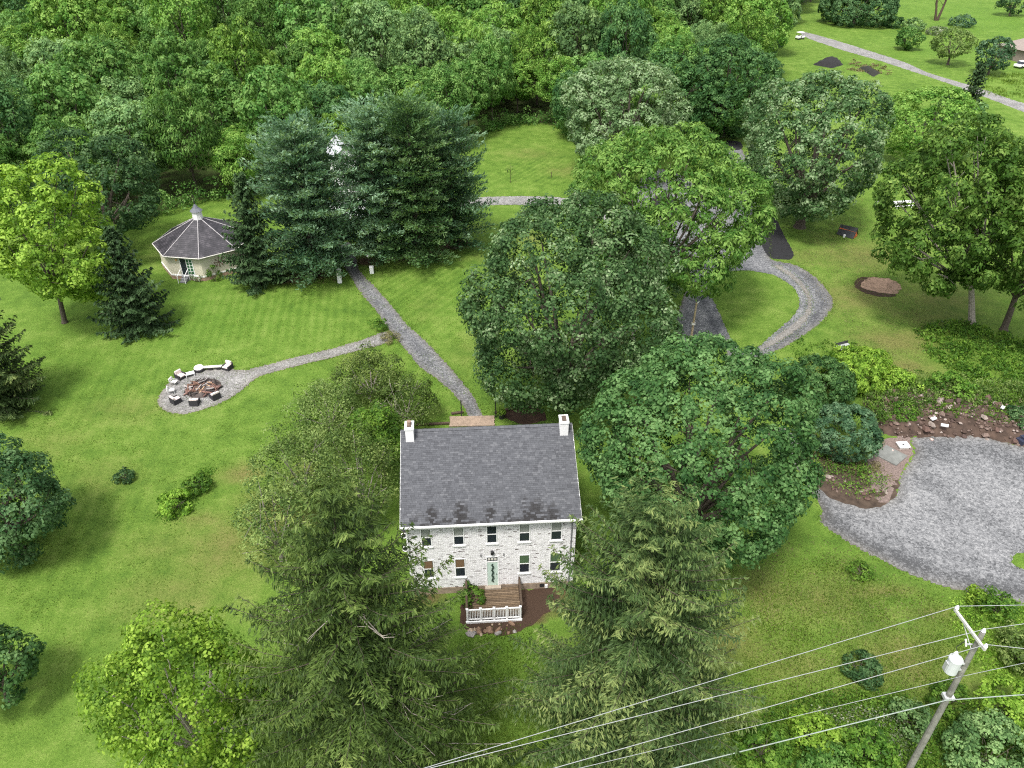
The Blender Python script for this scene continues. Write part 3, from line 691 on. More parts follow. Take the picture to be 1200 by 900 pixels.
for a, c_ in zip(us, us[1:]):
    B().box(a+.067, c_-.067, -.045, .045, 1.20, 1.28).obj('top_rail', WHITE, rail); B().box(a+.067, c_-.067, -.035, .035, .24, .32).obj('bottom_rail', WHITE, rail)
    kk = 7
    for j in range(kk):
        x = a+.067+(c_-a-.134)*(j+.5)/kk; B().box(x-.02, x+.02, -.02, .02, .32, 1.20).obj('baluster', WHITE, rail)
B().box(-2.0, 1.92, -.16, -.067, -.05, .18).obj('skirt_board', WHITE, rail)
STONE = [simple('tan_stone', (.36,.28,.20), .9, .3, 3), simple('brown_stone', (.21,.135,.09), .9, .3, 3), simple('grey_stone', (.27,.25,.235), .9, .3, 3)]
sheet('mulch_bed', [(540,712),(560,700),(620,690),(645,688),(655,705),(630,728),(610,740),(575,744),(545,738)], .014, MULCH, .08, False, label='brown mulch bed in front of the deck')
for k in range(26):
    p = hw(random.uniform(-1.9, 1.6), -3.0-random.random()*.85); r = random.uniform(.10, .36)
    si = random.choice((0, 0, 1, 2)); uu = (p-hw(0, 0)).x; o = B().rock((0, 0, 0), r, .6).obj('stone', STONE[si], None, (p.x, p.y, r*.25)); tag(o, ('small ', 'middling ', 'large ')[(r > .18)+(r > .27)]+('tan', 'brown', 'grey')[si]+' stone in the mulch below the '+('left' if uu < -.6 else 'middle' if uu < .7 else 'right')+' of the white railing', 'stone', 'stones below the front deck')
# back porch platform behind the ridge
plat = thing('timber_platform', 'tan timber platform behind the house where the gravel path ends', 'platform', at(552, 493), .03)
PL = simple('tan_board', (.30,.225,.17), .85, .25, 4)
for k in range(9): B().box(-2.0+random.uniform(-.05, .05), 2.2+random.uniform(-.05, .05), -.95+k*.17, -.80+k*.17, .06, .14+random.uniform(0, .01)).obj('board', PL, plat)
for k, (x, lab) in enumerate(((541, 'left'), (581, 'right'))):
    p = at(x, 489); o = B().box(-.05, .05, -.05, .05, -.1, 2.0).obj('thin_post', BLACKM, None, p); tag(o, 'thin dark post on the %s of the gravel path behind the roof' % lab, 'post', 'path end posts')
for (xa, ya, xb, yb, lab) in ((487,499,527,497,'long dark timber lying left of the tan platform'), (529,486,543,484,'short dark timber beside the left thin post'), (580,485,606,478,'dark timber beside the right thin post')):
    a, e = at(xa, ya), at(xb, yb); b_ = B().tube([(0, 0, .14), tuple(e-a+Vector((0, 0, .14)))], .14, 6).obj('landscape_timber', DARKWOOD, None, a); tag(b_, lab, 'timber')
pt_ = thing('plant_pot', 'black pot of yellow green flowers at the end of the path', 'plant pot', at(588, 490))
B().lathe((0, 0, 0), [(.26, 0), (.36, .55), (.40, .58), (.40, .64), (.33, .64)], 14).obj('pot', BLACKM, pt_)
q = unit(np.random.default_rng(3).normal(0, 1, (260, 3))); q[:, 2] = abs(q[:, 2])
V, F = quads(q*np.array([.42, .42, .3])+np.array([0, 0, .66]), np.random.default_rng(4).normal(0, 1, (260, 3)), q, .16, .1)
link('plant', mkmesh('plant', V, F, {'rnd': ('FACE', np.random.default_rng(5).random(260))}), LM['lime'], pt_)
sheet('mulch_bed', [(590,486),(612,474),(632,478),(640,492),(610,497)], .014, MULCH, .08, False, label='brown bed right of the plant pot')

# ------------------------------------------------------------------ the octagonal round house
EH = 3.25
vf = at(233, 303.4, EH); vl = at(172.8, 284.4, EH)
ax_ = at(232, 262, EH+1.6)
RR = 6.5; ap_ = at(232, 255.5, 6.1); RR = (Vector((ap_.x, ap_.y, 0))-Vector((vf.x, vf.y, 0))).length; cx, cy = ap_.x, ap_.y; OA = atan2(vf.y-cy, vf.x-cx)
rh = thing('round_house', 'cream octagonal round house with dark faceted roof and white cupola', 'house', (cx, cy, 0), OA)
CREAM = simple('cream_siding', (.56,.52,.42), .7, .06, 4); RB = simple('reddish_base', (.33,.22,.17), .9, .3, 3)
m, n, b = newmat('weathered_roof'); co = N(n, 'ShaderNodeTexCoord').outputs['Object']
w1 = noise(n, 1.1, 6, .7, co); w2 = N(n, 'ShaderNodeTexWave', wave_type='BANDS', bands_direction='Z', Scale=2.2, Distortion=3.0, Detail=3.0); n.links.new(co, w2.inputs['Vector'])
r = ramp(n, [(.36, (.014,.013,.017)), (.56, (.034,.031,.038)), (.80, (.13,.118,.13))])
n.links.new(mth(n, 'ADD', mth(n, 'MULTIPLY', w1.outputs[0], .95), mth(n, 'MULTIPLY', w2.outputs['Fac'], .10)), r.inputs[0]); n.links.new(r.outputs[0], b.inputs['Base Color'])
b.inputs['Roughness'].default_value = .55; bump(n, b, w2.outputs['Fac'], .3)
WR = m; AZ = 6.1; RIB = simple('weathered_rib', (.40,.38,.39), .7, .3, 3)
for k in range(8):
    a0, a1 = k*pi/4, (k+1)*pi/4; e0, e1 = Vector((cos(a0), sin(a0), 0)), Vector((cos(a1), sin(a1), 0))
    P = [e0*(RR-.5), e1*(RR-.5)]
    wq = B().add([(p.x, p.y, z) for z in (.5, EH+.05) for p in P]+[(p.x*.96, p.y*.96, z) for z in (.5, EH+.05) for p in P], [(0,1,3,2),(5,4,6,7),(0,4,5,1),(2,3,7,6)])
    wq.obj('wall_panel', CREAM, rh)
    P = [e0*(RR-.44), e1*(RR-.44)]
    B().add([(p.x, p.y, z) for z in (-.1, .5) for p in P]+[(p.x*.9, p.y*.9, .5) for p in P], [(0,1,3,2),(2,3,5,4)]).obj('foundation', RB, rh)
    B().add([(e.x*(RR-.42), e.y*(RR-.42), z) for z in (.50, .66) for e in (e0, e1)]+[(e.x*(RR-.6), e.y*(RR-.6), .66) for e in (e0, e1)], [(0,1,3,2),(2,3,5,4)]).obj('base_trim', WHITE, rh)
    V = [tuple(e0*RR+Vector((0, 0, EH))), tuple(e1*RR+Vector((0, 0, EH))), tuple(e1*.5+Vector((0, 0, AZ))), tuple(e0*.5+Vector((0, 0, AZ)))]
    B().add(V+[(x, y, z-.12) for x, y, z in V], [(0,1,2,3),(7,6,5,4),(0,4,5,1),(1,5,6,2),(3,2,6,7),(0,3,7,4)]).obj('roof_panel', WR, rh)
    B().tube([tuple(e0*(RR+.03)+Vector((0, 0, EH+.03))), tuple(e0*.5+Vector((0, 0, AZ+.03)))], .05, 6).obj('ridge_cap', RIB, rh)
    B().tube([tuple(e0*(RR+.02)+Vector((0, 0, EH-.02))), tuple(e1*(RR+.02)+Vector((0, 0, EH-.02)))], .06, 6).obj('eave_trim', OFFWHITE, rh)
cu_ = B().lathe((0, 0, AZ-.35), [(.64, 0), (.60, 1.35)], 8).obj('cupola', WHITE, rh)
B().lathe((0, 0, AZ+1.0), [(.80, 0), (.40, .35), (.10, .85)], 8).obj('cupola_roof', simple('slate', (.12,.13,.15), .6), cu_)
B().tube([(0, 0, AZ+1.8), (0, 0, AZ+3.1)], [.09, .03], 6).obj('finial', BLACKM, cu_)
# door facet lies between the front vertex (k=0) and the one to its left (k=7)
def facet(a, off=0.0):
    e0, e1 = Vector((cos(0), sin(0), 0)), Vector((cos(-pi/4), sin(-pi/4), 0)); p = (e0*(RR-.5)).lerp(e1*(RR-.5), a)
    nrm = (e0+e1).normalized(); return p+nrm*off
def facet_box(a0, a1, z0, z1, off, th=.05):
    P = [facet(a0, off-th), facet(a1, off-th), facet(a1, off), facet(a0, off)]
    return B().add([(p.x, p.y, z) for z in (z0, z1) for p in P], [(3,2,1,0),(4,5,6,7),(0,1,5,4),(1,2,6,5),(2,3,7,6),(3,0,4,7)])
d_ = facet_box(.25, .655, .66, 2.98, .05).obj('door_frame', WHITE, rh)
facet_box(.462, .632, .72, 2.90, .065).obj('door', GLASS, d_)
fw_ = facet_box(.275, .44, .80, 2.88, .065).obj('green_window', simple('green_glass', (.04,.12,.06), .15, .2), d_)
mu = B()
for q in range(6):
    b_ = facet_box(.272, .443, .80+q*.41, .84+q*.41, .075); mu.add(b_.V, b_.F)
b_ = facet_box(.35, .366, .80, 2.88, .078); mu.add(b_.V, b_.F)
mu.obj('mullion', WHITE, d_)
facet_box(.72, .76, 2.55, 2.8, .08).obj('wall_light', simple('warm_lamp', (.75,.42,.18), .4), rh)
st_ = thing('entry_steps', 'small steps with white rails at the round house door', 'steps', (cx, cy, 0), OA)
for q in range(3):
    facet_box(.47, .66, -.1 if q else -.1, .55-.18*q, .35+.32*q, .32).obj('tread', simple('grey_step', (.2,.2,.21), .8), st_)
for a in (.455, .675):
    p0, p1 = facet(a, .1), facet(a, 1.15)
    B().tube([(p0.x, p0.y, 0), (p0.x, p0.y, 1.45), (p1.x, p1.y, .95), (p1.x, p1.y, 0)], .045, 6).obj('rail', WHITE, st_)
orn = thing('wall_ornament', 'dark metal star ornament on the cream round house wall', 'ornament', (cx, cy, 0), OA)
e0, e1 = Vector((1, 0, 0)), Vector((cos(pi/4), sin(pi/4), 0)); pc = (e0*(RR-.5)).lerp(e1*(RR-.5), .5)+(e0+e1).normalized()*.06; td = (e1-e0).normalized(); ob = B()
for q in range(8):
    dv = td*cos(q*pi/4)+Vector((0, 0, 1))*sin(q*pi/4); c0 = pc+Vector((0, 0, 2.05))
    ob.tube([c0, c0+dv*.55], .03, 5); ob.rock(tuple(c0+dv*.55), .12, 1)
ob.obj('star', simple('rust', (.16,.10,.07), .7), orn)

# ------------------------------------------------------------------ fire pit
FP = at(238.5, 455)
LOGM = [simple('charred_log', (.035,.030,.028), .9, .4, 8), simple('brown_log', (.15,.085,.06), .9, .4, 8), simple('split_wood', (.45,.30,.19), .9, .2, 8), simple('reddish_log', (.21,.12,.10), .9, .3, 8), simple('ash_grey_log', (.34,.31,.30), .9, .3, 8)]
fire = thing('fire_pit', 'heap of charred and split logs in the gravel circle', 'fire pit', FP)
B().lathe((0, 0, .02), [(1.75, 0), (1.3, .10), (.5, .22), (.1, .26)], 20).obj('ash_bed', simple('ash', (.075,.06,.055), .95, .5, 3), fire)
LG = [B().tube([(-.55, 0, 0), (.55, 0, 0)], [.09, .075], 6).mesh('log') for _ in range(4)]
for i in range(64):
    a = random.uniform(0, 6.28); rr = 1.65*sqrt(random.random()); z = .12+.42*max(0, 1-rr/1.7)*random.random()+.1
    k = random.choice((0, 0, 0, 1, 1, 3, 3, 4)) if rr > .9 or random.random() < .6 else random.choice((2, 2, 4, 1))
    o = link('log', LG[0], None, fire, (rr*cos(a), rr*sin(a)*.92, z)); o.rotation_euler = (random.uniform(0, 6), random.uniform(-.3, .3), random.uniform(0, 6.28)); s = random.uniform(.45, 1.05); o.scale = (s, s*.9, s*.9)
    if not LG[0].materials: LG[0].materials.append(LOGM[0])
    o.material_slots[0].link = 'OBJECT'; o.material_slots[0].material = LOGM[k]
CUSH = simple('pinkish_cushion', (.70,.60,.57), .9, .06, 5); WICK = simple('black_wicker', (.035,.034,.038), .7, .3, 25)
CUSH2 = simple('white_cushion', (.78,.75,.72), .9, .05, 5)
def rounded(b_, x0, x1, y0, y1, z0, z1, k=.06):
    V = [(x, y, z) for z, q in ((z0, k), (z0+k, 0), (z1-k, 0), (z1, k)) for x, y in ((x0+q, y0+q), (x1-q, y0+q), (x1-q, y1-q), (x0+q, y1-q))]
    F = [(3,2,1,0),(12,13,14,15)]+[(i*4+j, i*4+(j+1) % 4, i*4+4+(j+1) % 4, i*4+4+j) for i in range(3) for j in range(4)]
    return b_.add(V, F)
def wicker_chair(px, py, label, sc_=1.0, face=None, slim=False, w=.98):
    p = at(px, py); d = (FP-p) if face is None else Vector((cos(face), sin(face), 0))
    sc_ = 1.0; t = thing('slim_chair' if slim else 'lounge_chair', label, 'chair', p, atan2(d.y, d.x)-pi/2, 'chairs around the fire pit'); t.scale = (.86, .86, .86)  # seat faces +y
    h = w/2*sc_
    if slim:
        for x in (-h*.8, h*.8):
            for y in (-.3, .34): B().tube([(x, y, 0), (x, y, .4 if y > 0 else .85)], .025, 6).obj('leg', GALV, t)
            B().box(x-.035, x+.035, -.33, .36, .56, .59).obj('armrest', GALV, t)
        rounded(B(), -h*.72, h*.72, -.28, .36, .36, .46, .04).obj('seat_cushion', CUSH2, t); rounded(B(), -h*.72, h*.72, -.42, -.30, .46, .92, .04).obj('back_cushion', CUSH2, t)
    else:
        B().box(-h, h, -.45, .45, .05, .34).obj('wicker_base', WICK, t); B().box(-h, h, -.52, -.452, .05, .80).obj('wicker_back', WICK, t)
        for x in (-h+.06, h-.06): B().box(x-.06, x+.06, -.45, .43, .342, .60).obj('armrest', WICK, t)
        rounded(B(), -h+.13, h-.13, -.28, .47, .345, .54, .05).obj('seat_cushion', CUSH, t)
        bc = rounded(B(), -h+.10, h-.10, -.47, -.27, .50, 1.0, .05).obj('back_cushion', CUSH, t)
    return t
wicker_chair(212.5, 443, 'dark wicker lounge chair with pink cushions, left of the low white table by the fire')
wicker_chair(204.5, 450.5, 'slim grey framed chair with white cushion, upper of the pair left of the fire pit', slim=True, w=.8)
wicker_chair(201.5, 460.5, 'slim grey framed chair with white cushion, lower of the pair left of the fire pit', slim=True, w=.8)
wicker_chair(207, 471.5, 'dark wicker chair at the lower left of the fire pit, in the widest gravel')
wicker_chair(229, 473.5, 'dark wicker chair seen from behind, nearest of all to the house front')
wicker_chair(252.5, 466.5, 'dark wicker chair seen from behind at the right of the log heap')
wicker_chair(267, 432.5, 'dark wicker lounge chair at the start of the gravel path, right of the white bench')
rs = thing('ottoman', 'broad round wicker seat with pale cushion above the log heap', 'seat', at(234, 434.5)); rs.scale = (.85, .85, .85)
B().lathe((0, 0, .04), [(.62, 0), (.66, .34), (.60, .36)], 8).obj('wicker_base', WICK, rs); B().lathe((0, 0, .41), [(.58, 0), (.60, .08), (.5, .2), (.1, .22)], 12).obj('cushion', CUSH2, rs)
tb = thing('low_table', 'low white slab table between two seats by the fire', 'table', at(223, 440.5), .5)
B().box(-.45, .45, -.28, .28, .30, .36).obj('table_top', WHITE, tb)
for x in (-.38, .38):
    for y in (-.22, .22): B().box(x-.03, x+.03, y-.03, y+.03, 0, .298).obj('leg', WHITE, tb)
be = thing('bench', 'long pale plank bench on two dark blocks', 'bench', at(251, 433), .12)
B().box(-.95, .95, -.18, .18, .34, .41).obj('seat', OFFWHITE, be)
for x in (-.35, .5): B().box(x-.2, x+.2, -.16, .16, 0, .338).obj('support_block', BLACKM, be)

# ------------------------------------------------------------------ utility pole and wires
pb = at(1063, 905)
POLEM = simple('weathered_pole', (.19,.185,.165), .9, .35, 4)
pole = thing('utility_pole', 'grey wooden utility pole with white crossarm and transformer', 'utility pole', pb)
B().tube([(0, 0, -.3), (0, 0, 6), (0, 0, 12.7)], [.19, .165, .125], 12).obj('pole', POLEM, pole)
zA = 12.3; a3, b3 = at(1127, 713, zA)-pb, at(1163, 761, zA)-pb
a3.z = b3.z = zA; dA = (b3-a3).normalized(); nA = Vector((-dA.y, dA.x, 0))
mid = (a3+b3)/2
mid_off = Vector((0, 0, zA))-mid; mid_off -= dA*mid_off.dot(dA)
ca = B()
def obox(b_, c, d, l0, l1, w, z0, z1):
    nn = Vector((-d.y, d.x, 0)); P = [c+d*l0-nn*w, c+d*l1-nn*w, c+d*l1+nn*w, c+d*l0+nn*w]
    return b_.add([(p.x, p.y, z) for z in (z0, z1) for p in P], [(3,2,1,0),(4,5,6,7),(0,1,5,4),(1,2,6,5),(2,3,7,6),(3,0,4,7)])
cen_ = Vector((0, 0, 0))+nA*(-.19)
l0, l1 = (a3-cen_).dot(dA), (b3-cen_).dot(dA)
obox(ca, cen_, dA, l0, l1, .055, zA-.07, zA+.07).obj('crossarm', simple('weathered_crossarm', (.50,.49,.46), .7, .15, 6), pole)
for e in (l0*.6, l1*.6): B().tube([tuple(cen_+dA*e+Vector((0, 0, zA-.06))), tuple(nA*-.15+Vector((0, 0, zA-.85)))], .02, 6).obj('brace', GALV, pole)
ins = []
for p, z in ((cen_+dA*(l0+.08), zA+.07), (cen_+dA*(l1-.08), zA+.07), (Vector((0, 0, 0)), 12.7)):
    B().lathe((p.x, p.y, z), [(.03, 0), (.03, .08), (.10, .09), (.05, .15), (.10, .16), (.05, .23), (.07, .24), (.03, .30)], 10).obj('insulator', WHITE, pole); ins.append(pb+Vector((p.x, p.y, z+.26)))
tp = Vector((-.58, .05, 0)); zt_ = 9.55
tk = B().lathe((tp.x, tp.y, zt_), [(.30, 0), (.33, .05), (.33, .95), (.35, .97), (.33, 1.05), (.12, 1.15)], 16).obj('transformer', simple('transformer_grey', (.50,.52,.53), .45, .06), pole)
B().lathe((tp.x-.05, tp.y+.1, zt_+1.1), [(.07, 0), (.11, .08), (.06, .14), (.11, .2), (.05, .27), (.08, .3), (.03, .4)], 10).obj('bushing', WHITE, tk)
B().box(-.30, -.12, -.08, .08, zt_+.2, zt_+.3).box(-.30, -.12, -.08, .08, zt_+.7, zt_+.8).obj('bracket', GALV, tk)
B().box(tp.x-.39, tp.x-.33, tp.y-.12, tp.y+.12, zt_+.15, zt_+.75).obj('cooling_fin', GALV, tk)
cf = B().tube([(-.36, .12, 11.5), (-.50, .16, 11.95)], .05, 8).obj('fuse_cutout', WHITE, pole)
B().box(-.36, -.10, .08, .14, 11.62, 11.68).obj('cutout_bracket', GALV, pole)
B().tube([(-.48, .15, 11.9), (-.75, .2, 11.3), (tp.x-.05, tp.y+.1, zt_+1.5)], .02, 5).obj('jumper_wire', BLACKM, pole)
B().box(-.26, .26, -.20, .20, 7.35, 7.55).obj('cable_clamp', GALV, pole)
WIRE = simple('pale_wire', (.30,.31,.32), .5, .05, 3); WIRE2 = simple('mossy_cable', (.26,.30,.27), .7, .2, 3)
def span(name, p, q, label, rad, matw, sag=.5, ext=2.2):
    d = q-p; e = p+d*ext; pts = []
    for i in range(41):
        t = i/40; s = p.lerp(e, t); tt = t*ext
        s.z += -sag*4*(tt/2.4)*(1-tt/2.4)+sag*4*(1/2.4)*(1-1/2.4)*tt if ext > 1.5 else 0
        pts.append(s)
    b_ = B().tube([s-p for s in pts], rad, 6); o = b_.obj(name, matw, None, p); tag(o, label, 'wire', 'wires on the utility pole'); return o
nb_ = Vector((0, 0, 0))
S5 = [(ins[0], (580,875), (1200,709), 'wire from the far end of the crossarm', .0155, WIRE), (ins[2], (580,881), (1200,731), 'wire from the top of the pole', .0155, WIRE), (ins[1], (650,900), (1200,760), 'wire from the near end of the crossarm', .0155, WIRE),
      (pb+Vector((-.1, -.14, 9.35)), (680,900), (1200,777), 'thin wire clamped just below the transformer', .013, WIRE), (pb+Vector((-.1, -.2, 7.45)), (791,900), (1200,814), 'thick lower cable clamped at mid pole', .029, WIRE2)]
for p, l, r_, lab, rad, mw in S5:
    span('power_line', p, at(*l, p.z-.55), lab+', running left over the spruces', rad, mw, .0)
    p2 = p if p.z > 8 else p+Vector((.2, 0, 0))
    span('power_line', p2, at(*r_, p.z-.12), lab+', running off to the right edge', rad, mw, .0, 9.0)

# ------------------------------------------------------------------ small things in the yard
for (x, y, h, w, lab) in ((398.5, 331, 1.75, .5, 'taller white square post left of the path under the pines'), (436, 320, .9, .5, 'shorter white square post right of the path under the pines')):
    t = thing('gate_post', lab, 'post', at(x, y), .1, 'white posts where the path enters the pines')
    B().box(-w/2, w/2, -w/2, w/2, -.05, h).obj('shaft', WHITE, t); B().add([(-w*.58, -w*.58, h), (w*.58, -w*.58, h), (w*.58, w*.58, h), (-w*.58, w*.58, h), (0, 0, h+.18)], [(3,2,1,0),(0,1,4),(1,2,4),(2,3,4),(3,0,4)]).obj('cap', WHITE, t)
t = thing('path_lamp', 'small white lamp on a thin stem beside the shorter white post', 'lamp', at(433, 318))
B().tube([(0, 0, 0), (0, 0, 2.0)], .03, 6).obj('stem', BLACKM, t); B().lathe((0, 0, 2.0), [(.08, 0), (.16, .1), (.16, .28), (.04, .36)], 8).obj('lamp_head', WHITE, t)
lpst = thing('lamp_post', 'slim tan wooden post by the drive between the big trees', 'post', at(810, 396))
B().tube([(0, 0, -.1), (0, 0, 4.4)], [.13, .10], 8).obj('pole', simple('tan_pole', (.36,.28,.18), .85, .2, 5), lpst); B().box(-.2, .2, -.12, .12, 1.7, 1.95).obj('junction_box', OFFWHITE, lpst); B().tube([(0, 0, 4.2), (.25, 0, 4.6)], .06, 6).obj('lamp_arm', WHITE, lpst)
lid = thing('white_board', 'white square board with a small dark triangle mark at the gravel lot edge', 'board', at(1057.5, 524), .05)
B().box(-.50, .50, -.40, .40, .25, .33).obj('panel', WHITE, lid); B().add([(-.16, -.08, .334), (.12, -.14, .334), (.02, .16, .334)], [(0,1,2)]).obj('mark', BLACKM, lid); B().box(-.42, .42, -.32, .32, 0, .248).obj('base', OFFWHITE, lid)
sl_ = B().rbox((0, 0, -.02), (2.0, 2.0, .12), .7).obj('stone_slab', simple('grey_slab', (.17,.175,.165), .8, .2, 2), None, at(1044, 534, .03)); tag(sl_, 'grey flat stone slab on the soil beside the white board', 'slab')
BLD = pieces('rubble', [(0, (.06,.04,.032)), (.4, (.115,.078,.064)), (.75, (.19,.145,.125)), (1, (.34,.29,.26))], .9)
# rubble bank
bank = [(1010,470),(1040,452),(1085,455),(1130,462),(1170,470),(1215,470),(1260,480),(1260,521),(1205,524),(1175,518),(1144,512),(1092,512),(1062,513),(1035,508)]
def mound(name, px, h, mat_, label, seed, cell=.32, kind='structure', cat=None):
    poly = [tuple(at(*p)[:2]) for p in px]; xs = [p[0] for p in poly]; ys = [p[1] for p in poly]; rng = np.random.default_rng(seed)
    X, Y = np.meshgrid(np.arange(min(xs)-1, max(xs)+1, cell), np.arange(min(ys)-1, max(ys)+1, cell))
    d = np.full(X.shape, 1e9)
    for (x0, y0), (x1, y1) in zip(poly, poly[1:]+poly[:1]):
        t = np.clip(((X-x0)*(x1-x0)+(Y-y0)*(y1-y0))/((x1-x0)**2+(y1-y0)**2), 0, 1); d = np.minimum(d, np.hypot(X-x0-t*(x1-x0), Y-y0-t*(y1-y0)))
    ins_ = inpoly(X, Y, poly); Z = np.where(ins_, h*(1-np.exp(-d*1.3)), -.25*np.minimum(d, 1))+rng.normal(0, .10*min(h, 1), X.shape)*ins_-.02
    ii = np.arange(X.size).reshape(X.shape); F = np.stack([ii[:-1,:-1], ii[:-1,1:], ii[1:,1:], ii[1:,:-1]], -1).reshape(-1, 4)
    o = link(name, mkmesh(name, np.stack([X, Y, Z], -1).reshape(-1, 3), F), mat_); tag(o, label, cat, kind=kind); return X, Y, Z, ins_
X, Y, Z, I = mound('dirt_bank', bank, .9, simple('bank_soil', (.060,.040,.030), .95, .5, 1.3, bmp=.6), 'brown soil bank above the gravel lot', 5)
idx = np.argwhere(I); rgr = np.random.default_rng(11); rs_ = B()
RKM = [simple('rubble_%d' % i, c_, .9, .35, 3) for i, c_ in enumerate(((.11,.068,.055), (.16,.115,.095), (.23,.19,.165), (.075,.05,.042)))]
for k in range(1150):
    i, j = idx[rgr.integers(len(idx))]; x, y, z = X[i, j]+rgr.uniform(-.2, .2), Y[i, j]+rgr.uniform(-.2, .2), Z[i, j]
    if k < 90:
        r = rgr.uniform(.22, .55); ri = int(rgr.integers(4)); o = B().rock((0, 0, 0), r, .65).obj('rock', RKM[ri], None, (x, y, z+r*.2)); tag(o, ('large ' if r > .42 else 'small ' if r < .3 else '')+('brown', 'tan', 'pale grey', 'dark')[ri]+' rock in the '+('left end' if x < at(1075, 485).x else 'middle' if x < at(1150, 485).x else 'right end')+' of the rubble bank'+(' near the gravel' if y < at(1100, 490).y else ' near the weeds'), 'rock', 'rocks of the rubble bank')
    else:
        rs_.rock((x, y, z+.04), rgr.uniform(.05, .24), .6, rgr.random()**1.6)
tag(rs_.obj('small_rubble', BLD, None), 'small broken stones of the rubble bank', 'rubble', kind='stuff')
for (x, y, a, w) in ((1094,491,.3,.5), (1107,499,-.5,.62), (1175,478,.8,.4)):
    o = B().rbox((0, 0, .0), (w, .3, .12), a, .15).obj('white_debris', WHITE, None, at(x, y, .95)); tag(o, 'pale broken slab fragment lying on the rubble bank', 'debris', 'white fragments on the rubble')
for (x, y, r, lab) in ((1092,515,.22,'pinkish stone at the upper edge of the gravel lot'), (1046,528,.16,'pale stone on the soil beside the slab')):
    o = B().rock((0, 0, 0), r, .7).obj('stone', simple('pink_stone', (.55,.40,.36), .9), None, at(x, y, .08)); tag(o, lab, 'stone')
o = B().rbox((0, 0, 0), (1.0, .7, .5), .4).rbox((.1, .1, .5), (.6, .45, .2), .3).obj('dark_bin', simple('navy_plastic', (.03,.035,.06), .5), None, at(1197, 519)); tag(o, 'dark blue bin at the edge of the gravel lot', 'bin')
dm_ = [(948,552),(968,548),(985,560),(1005,572),(1030,575),(1042,568),(1040,580),(1020,588),(995,582),(970,572)]
X, Y, Z, I = mound('soil_heap', dm_, .4, DIRT, 'orange brown soil heap below the dark shrubs', 6, .25)
idx = np.argwhere(I)
for k in range(46):
    i, j = idx[rgr.integers(len(idx))]; r = rgr.uniform(.10, .30)
    ri = int(rgr.integers(4)); fx = (X[i, j]-X[I].min())/(X[I].max()-X[I].min()); fy = (Y[i, j]-Y[I].min())/(Y[I].max()-Y[I].min()); o = B().rock((0, 0, 0), r, .6).obj('rock', RKM[ri], None, (X[i, j], Y[i, j], Z[i, j]+r*.2)); tag(o, ('small ', 'middling ', 'large ')[(r > .16)+(r > .23)]+('brown', 'tan', 'pale', 'dark')[ri]+' rock at the '+('left' if fx < .33 else 'middle' if fx < .67 else 'right')+(' front' if fy < .5 else ' back')+' of the soil heap', 'rock', 'rocks of the soil heap')
# pale boulders at the end of the pine gravel strip
for (x, y, r) in ((673,237,.55), (680,236,.45)):
    o = B().rock((0, 0, 0), r, .8).obj('boulder', simple('pale_boulder', (.50,.40,.36), .9, .15, 2), None, at(x, y, .2)); tag(o, 'pale pinkish boulder at the %s of a pair where the gravel strip meets the trees' % ('left' if x < 676 else 'right'), 'boulder', 'pale boulders')
# tarp covered stack
tarp = thing('tarp_shelter', 'black tarp covered stack with orange end standing on the lawn', 'woodpile', at(993, 276), -.75)
V = [(-1.3, -.72, .05), (-1.3, .72, .05), (-1.3, 0, 1.35), (1.1, -.72, .05), (1.1, .72, .05), (1.1, 0, 1.45)]
B().add(V, [(0,3,5,2),(4,1,2,5),(1,0,2)]).obj('tarp', simple('black_tarp', (.035,.037,.042), .45, .3, 3, spec=.5), tarp)
for q in range(3):
    for w in range(3-q if q else 3): B().tube([(-1.2, (-.38+.38*w)*(1-.3*q), .2+.30*q), (1.14, (-.38+.38*w)*(1-.3*q), .2+.30*q)], .17, 8).obj('log', simple('orange_wood', (.50,.13,.04), .8), tarp)
B().tube([(1.14, -.62, .35), (1.14, 0, 1.44), (1.14, .62, .35)], .04, 6).obj('frame', BLACKM, tarp)
o = B().lathe((0, 0, 0), [(.15, 0), (.16, .35), (.1, .4)], 10).obj('bucket', WHITE, None, at(989, 278)); tag(o, 'small white bucket beside the black tarp stack', 'bucket')
# white picnic table and chairs under the walnut
wt = thing('picnic_table', 'white picnic table half hidden behind the right hand tree', 'table', at(1056, 242), .15)
for q in range(4): B().box(-1.6, 1.6, -.42+q*.21, -.23+q*.21, .72, .77).obj('table_board', WHITE, wt)
for y in (-.85, .85): B().box(-1.6, 1.6, y-.15, y+.15, .42, .47).obj('bench_seat', WHITE, wt)
for x in (-1.2, 1.2):
    B().tube([(x, -.85, 0), (x, -.2, .72)], .05, 6).obj('leg', WHITE, wt); B().tube([(x, .85, 0), (x, .2, .72)], .05, 6).obj('leg', WHITE, wt)
for (x, y, a, lab) in ((1029,243,.5,'white garden chair left of the picnic table with a plank'), (1036,237,2.0,'white garden chair behind, next to the picnic table'), (1083,234,-.6,'white garden chair right of the picnic table')):
    t = thing('garden_chair', lab, 'chair', at(x, y), a, 'white garden chairs')
    B().box(-.4, .4, -.4, .4, .40, .46).obj('seat', WHITE, t); B().box(-.4, .4, .36, .44, .462, 1.1).obj('backrest', WHITE, t)
    for lx in (-.36, .36):
        for ly in (-.36, .36): B().box(lx-.035, lx+.035, ly-.03, ly+.03, 0, .398).obj('leg', WHITE, t)
o = B().box(-1.0, 1.0, -.09, .09, .05, .12).obj('plank', simple('yellow_plank', (.55,.50,.25), .8), None, at(1037, 242), -.5); tag(o, 'pale yellow plank lying by the white garden chairs', 'plank')
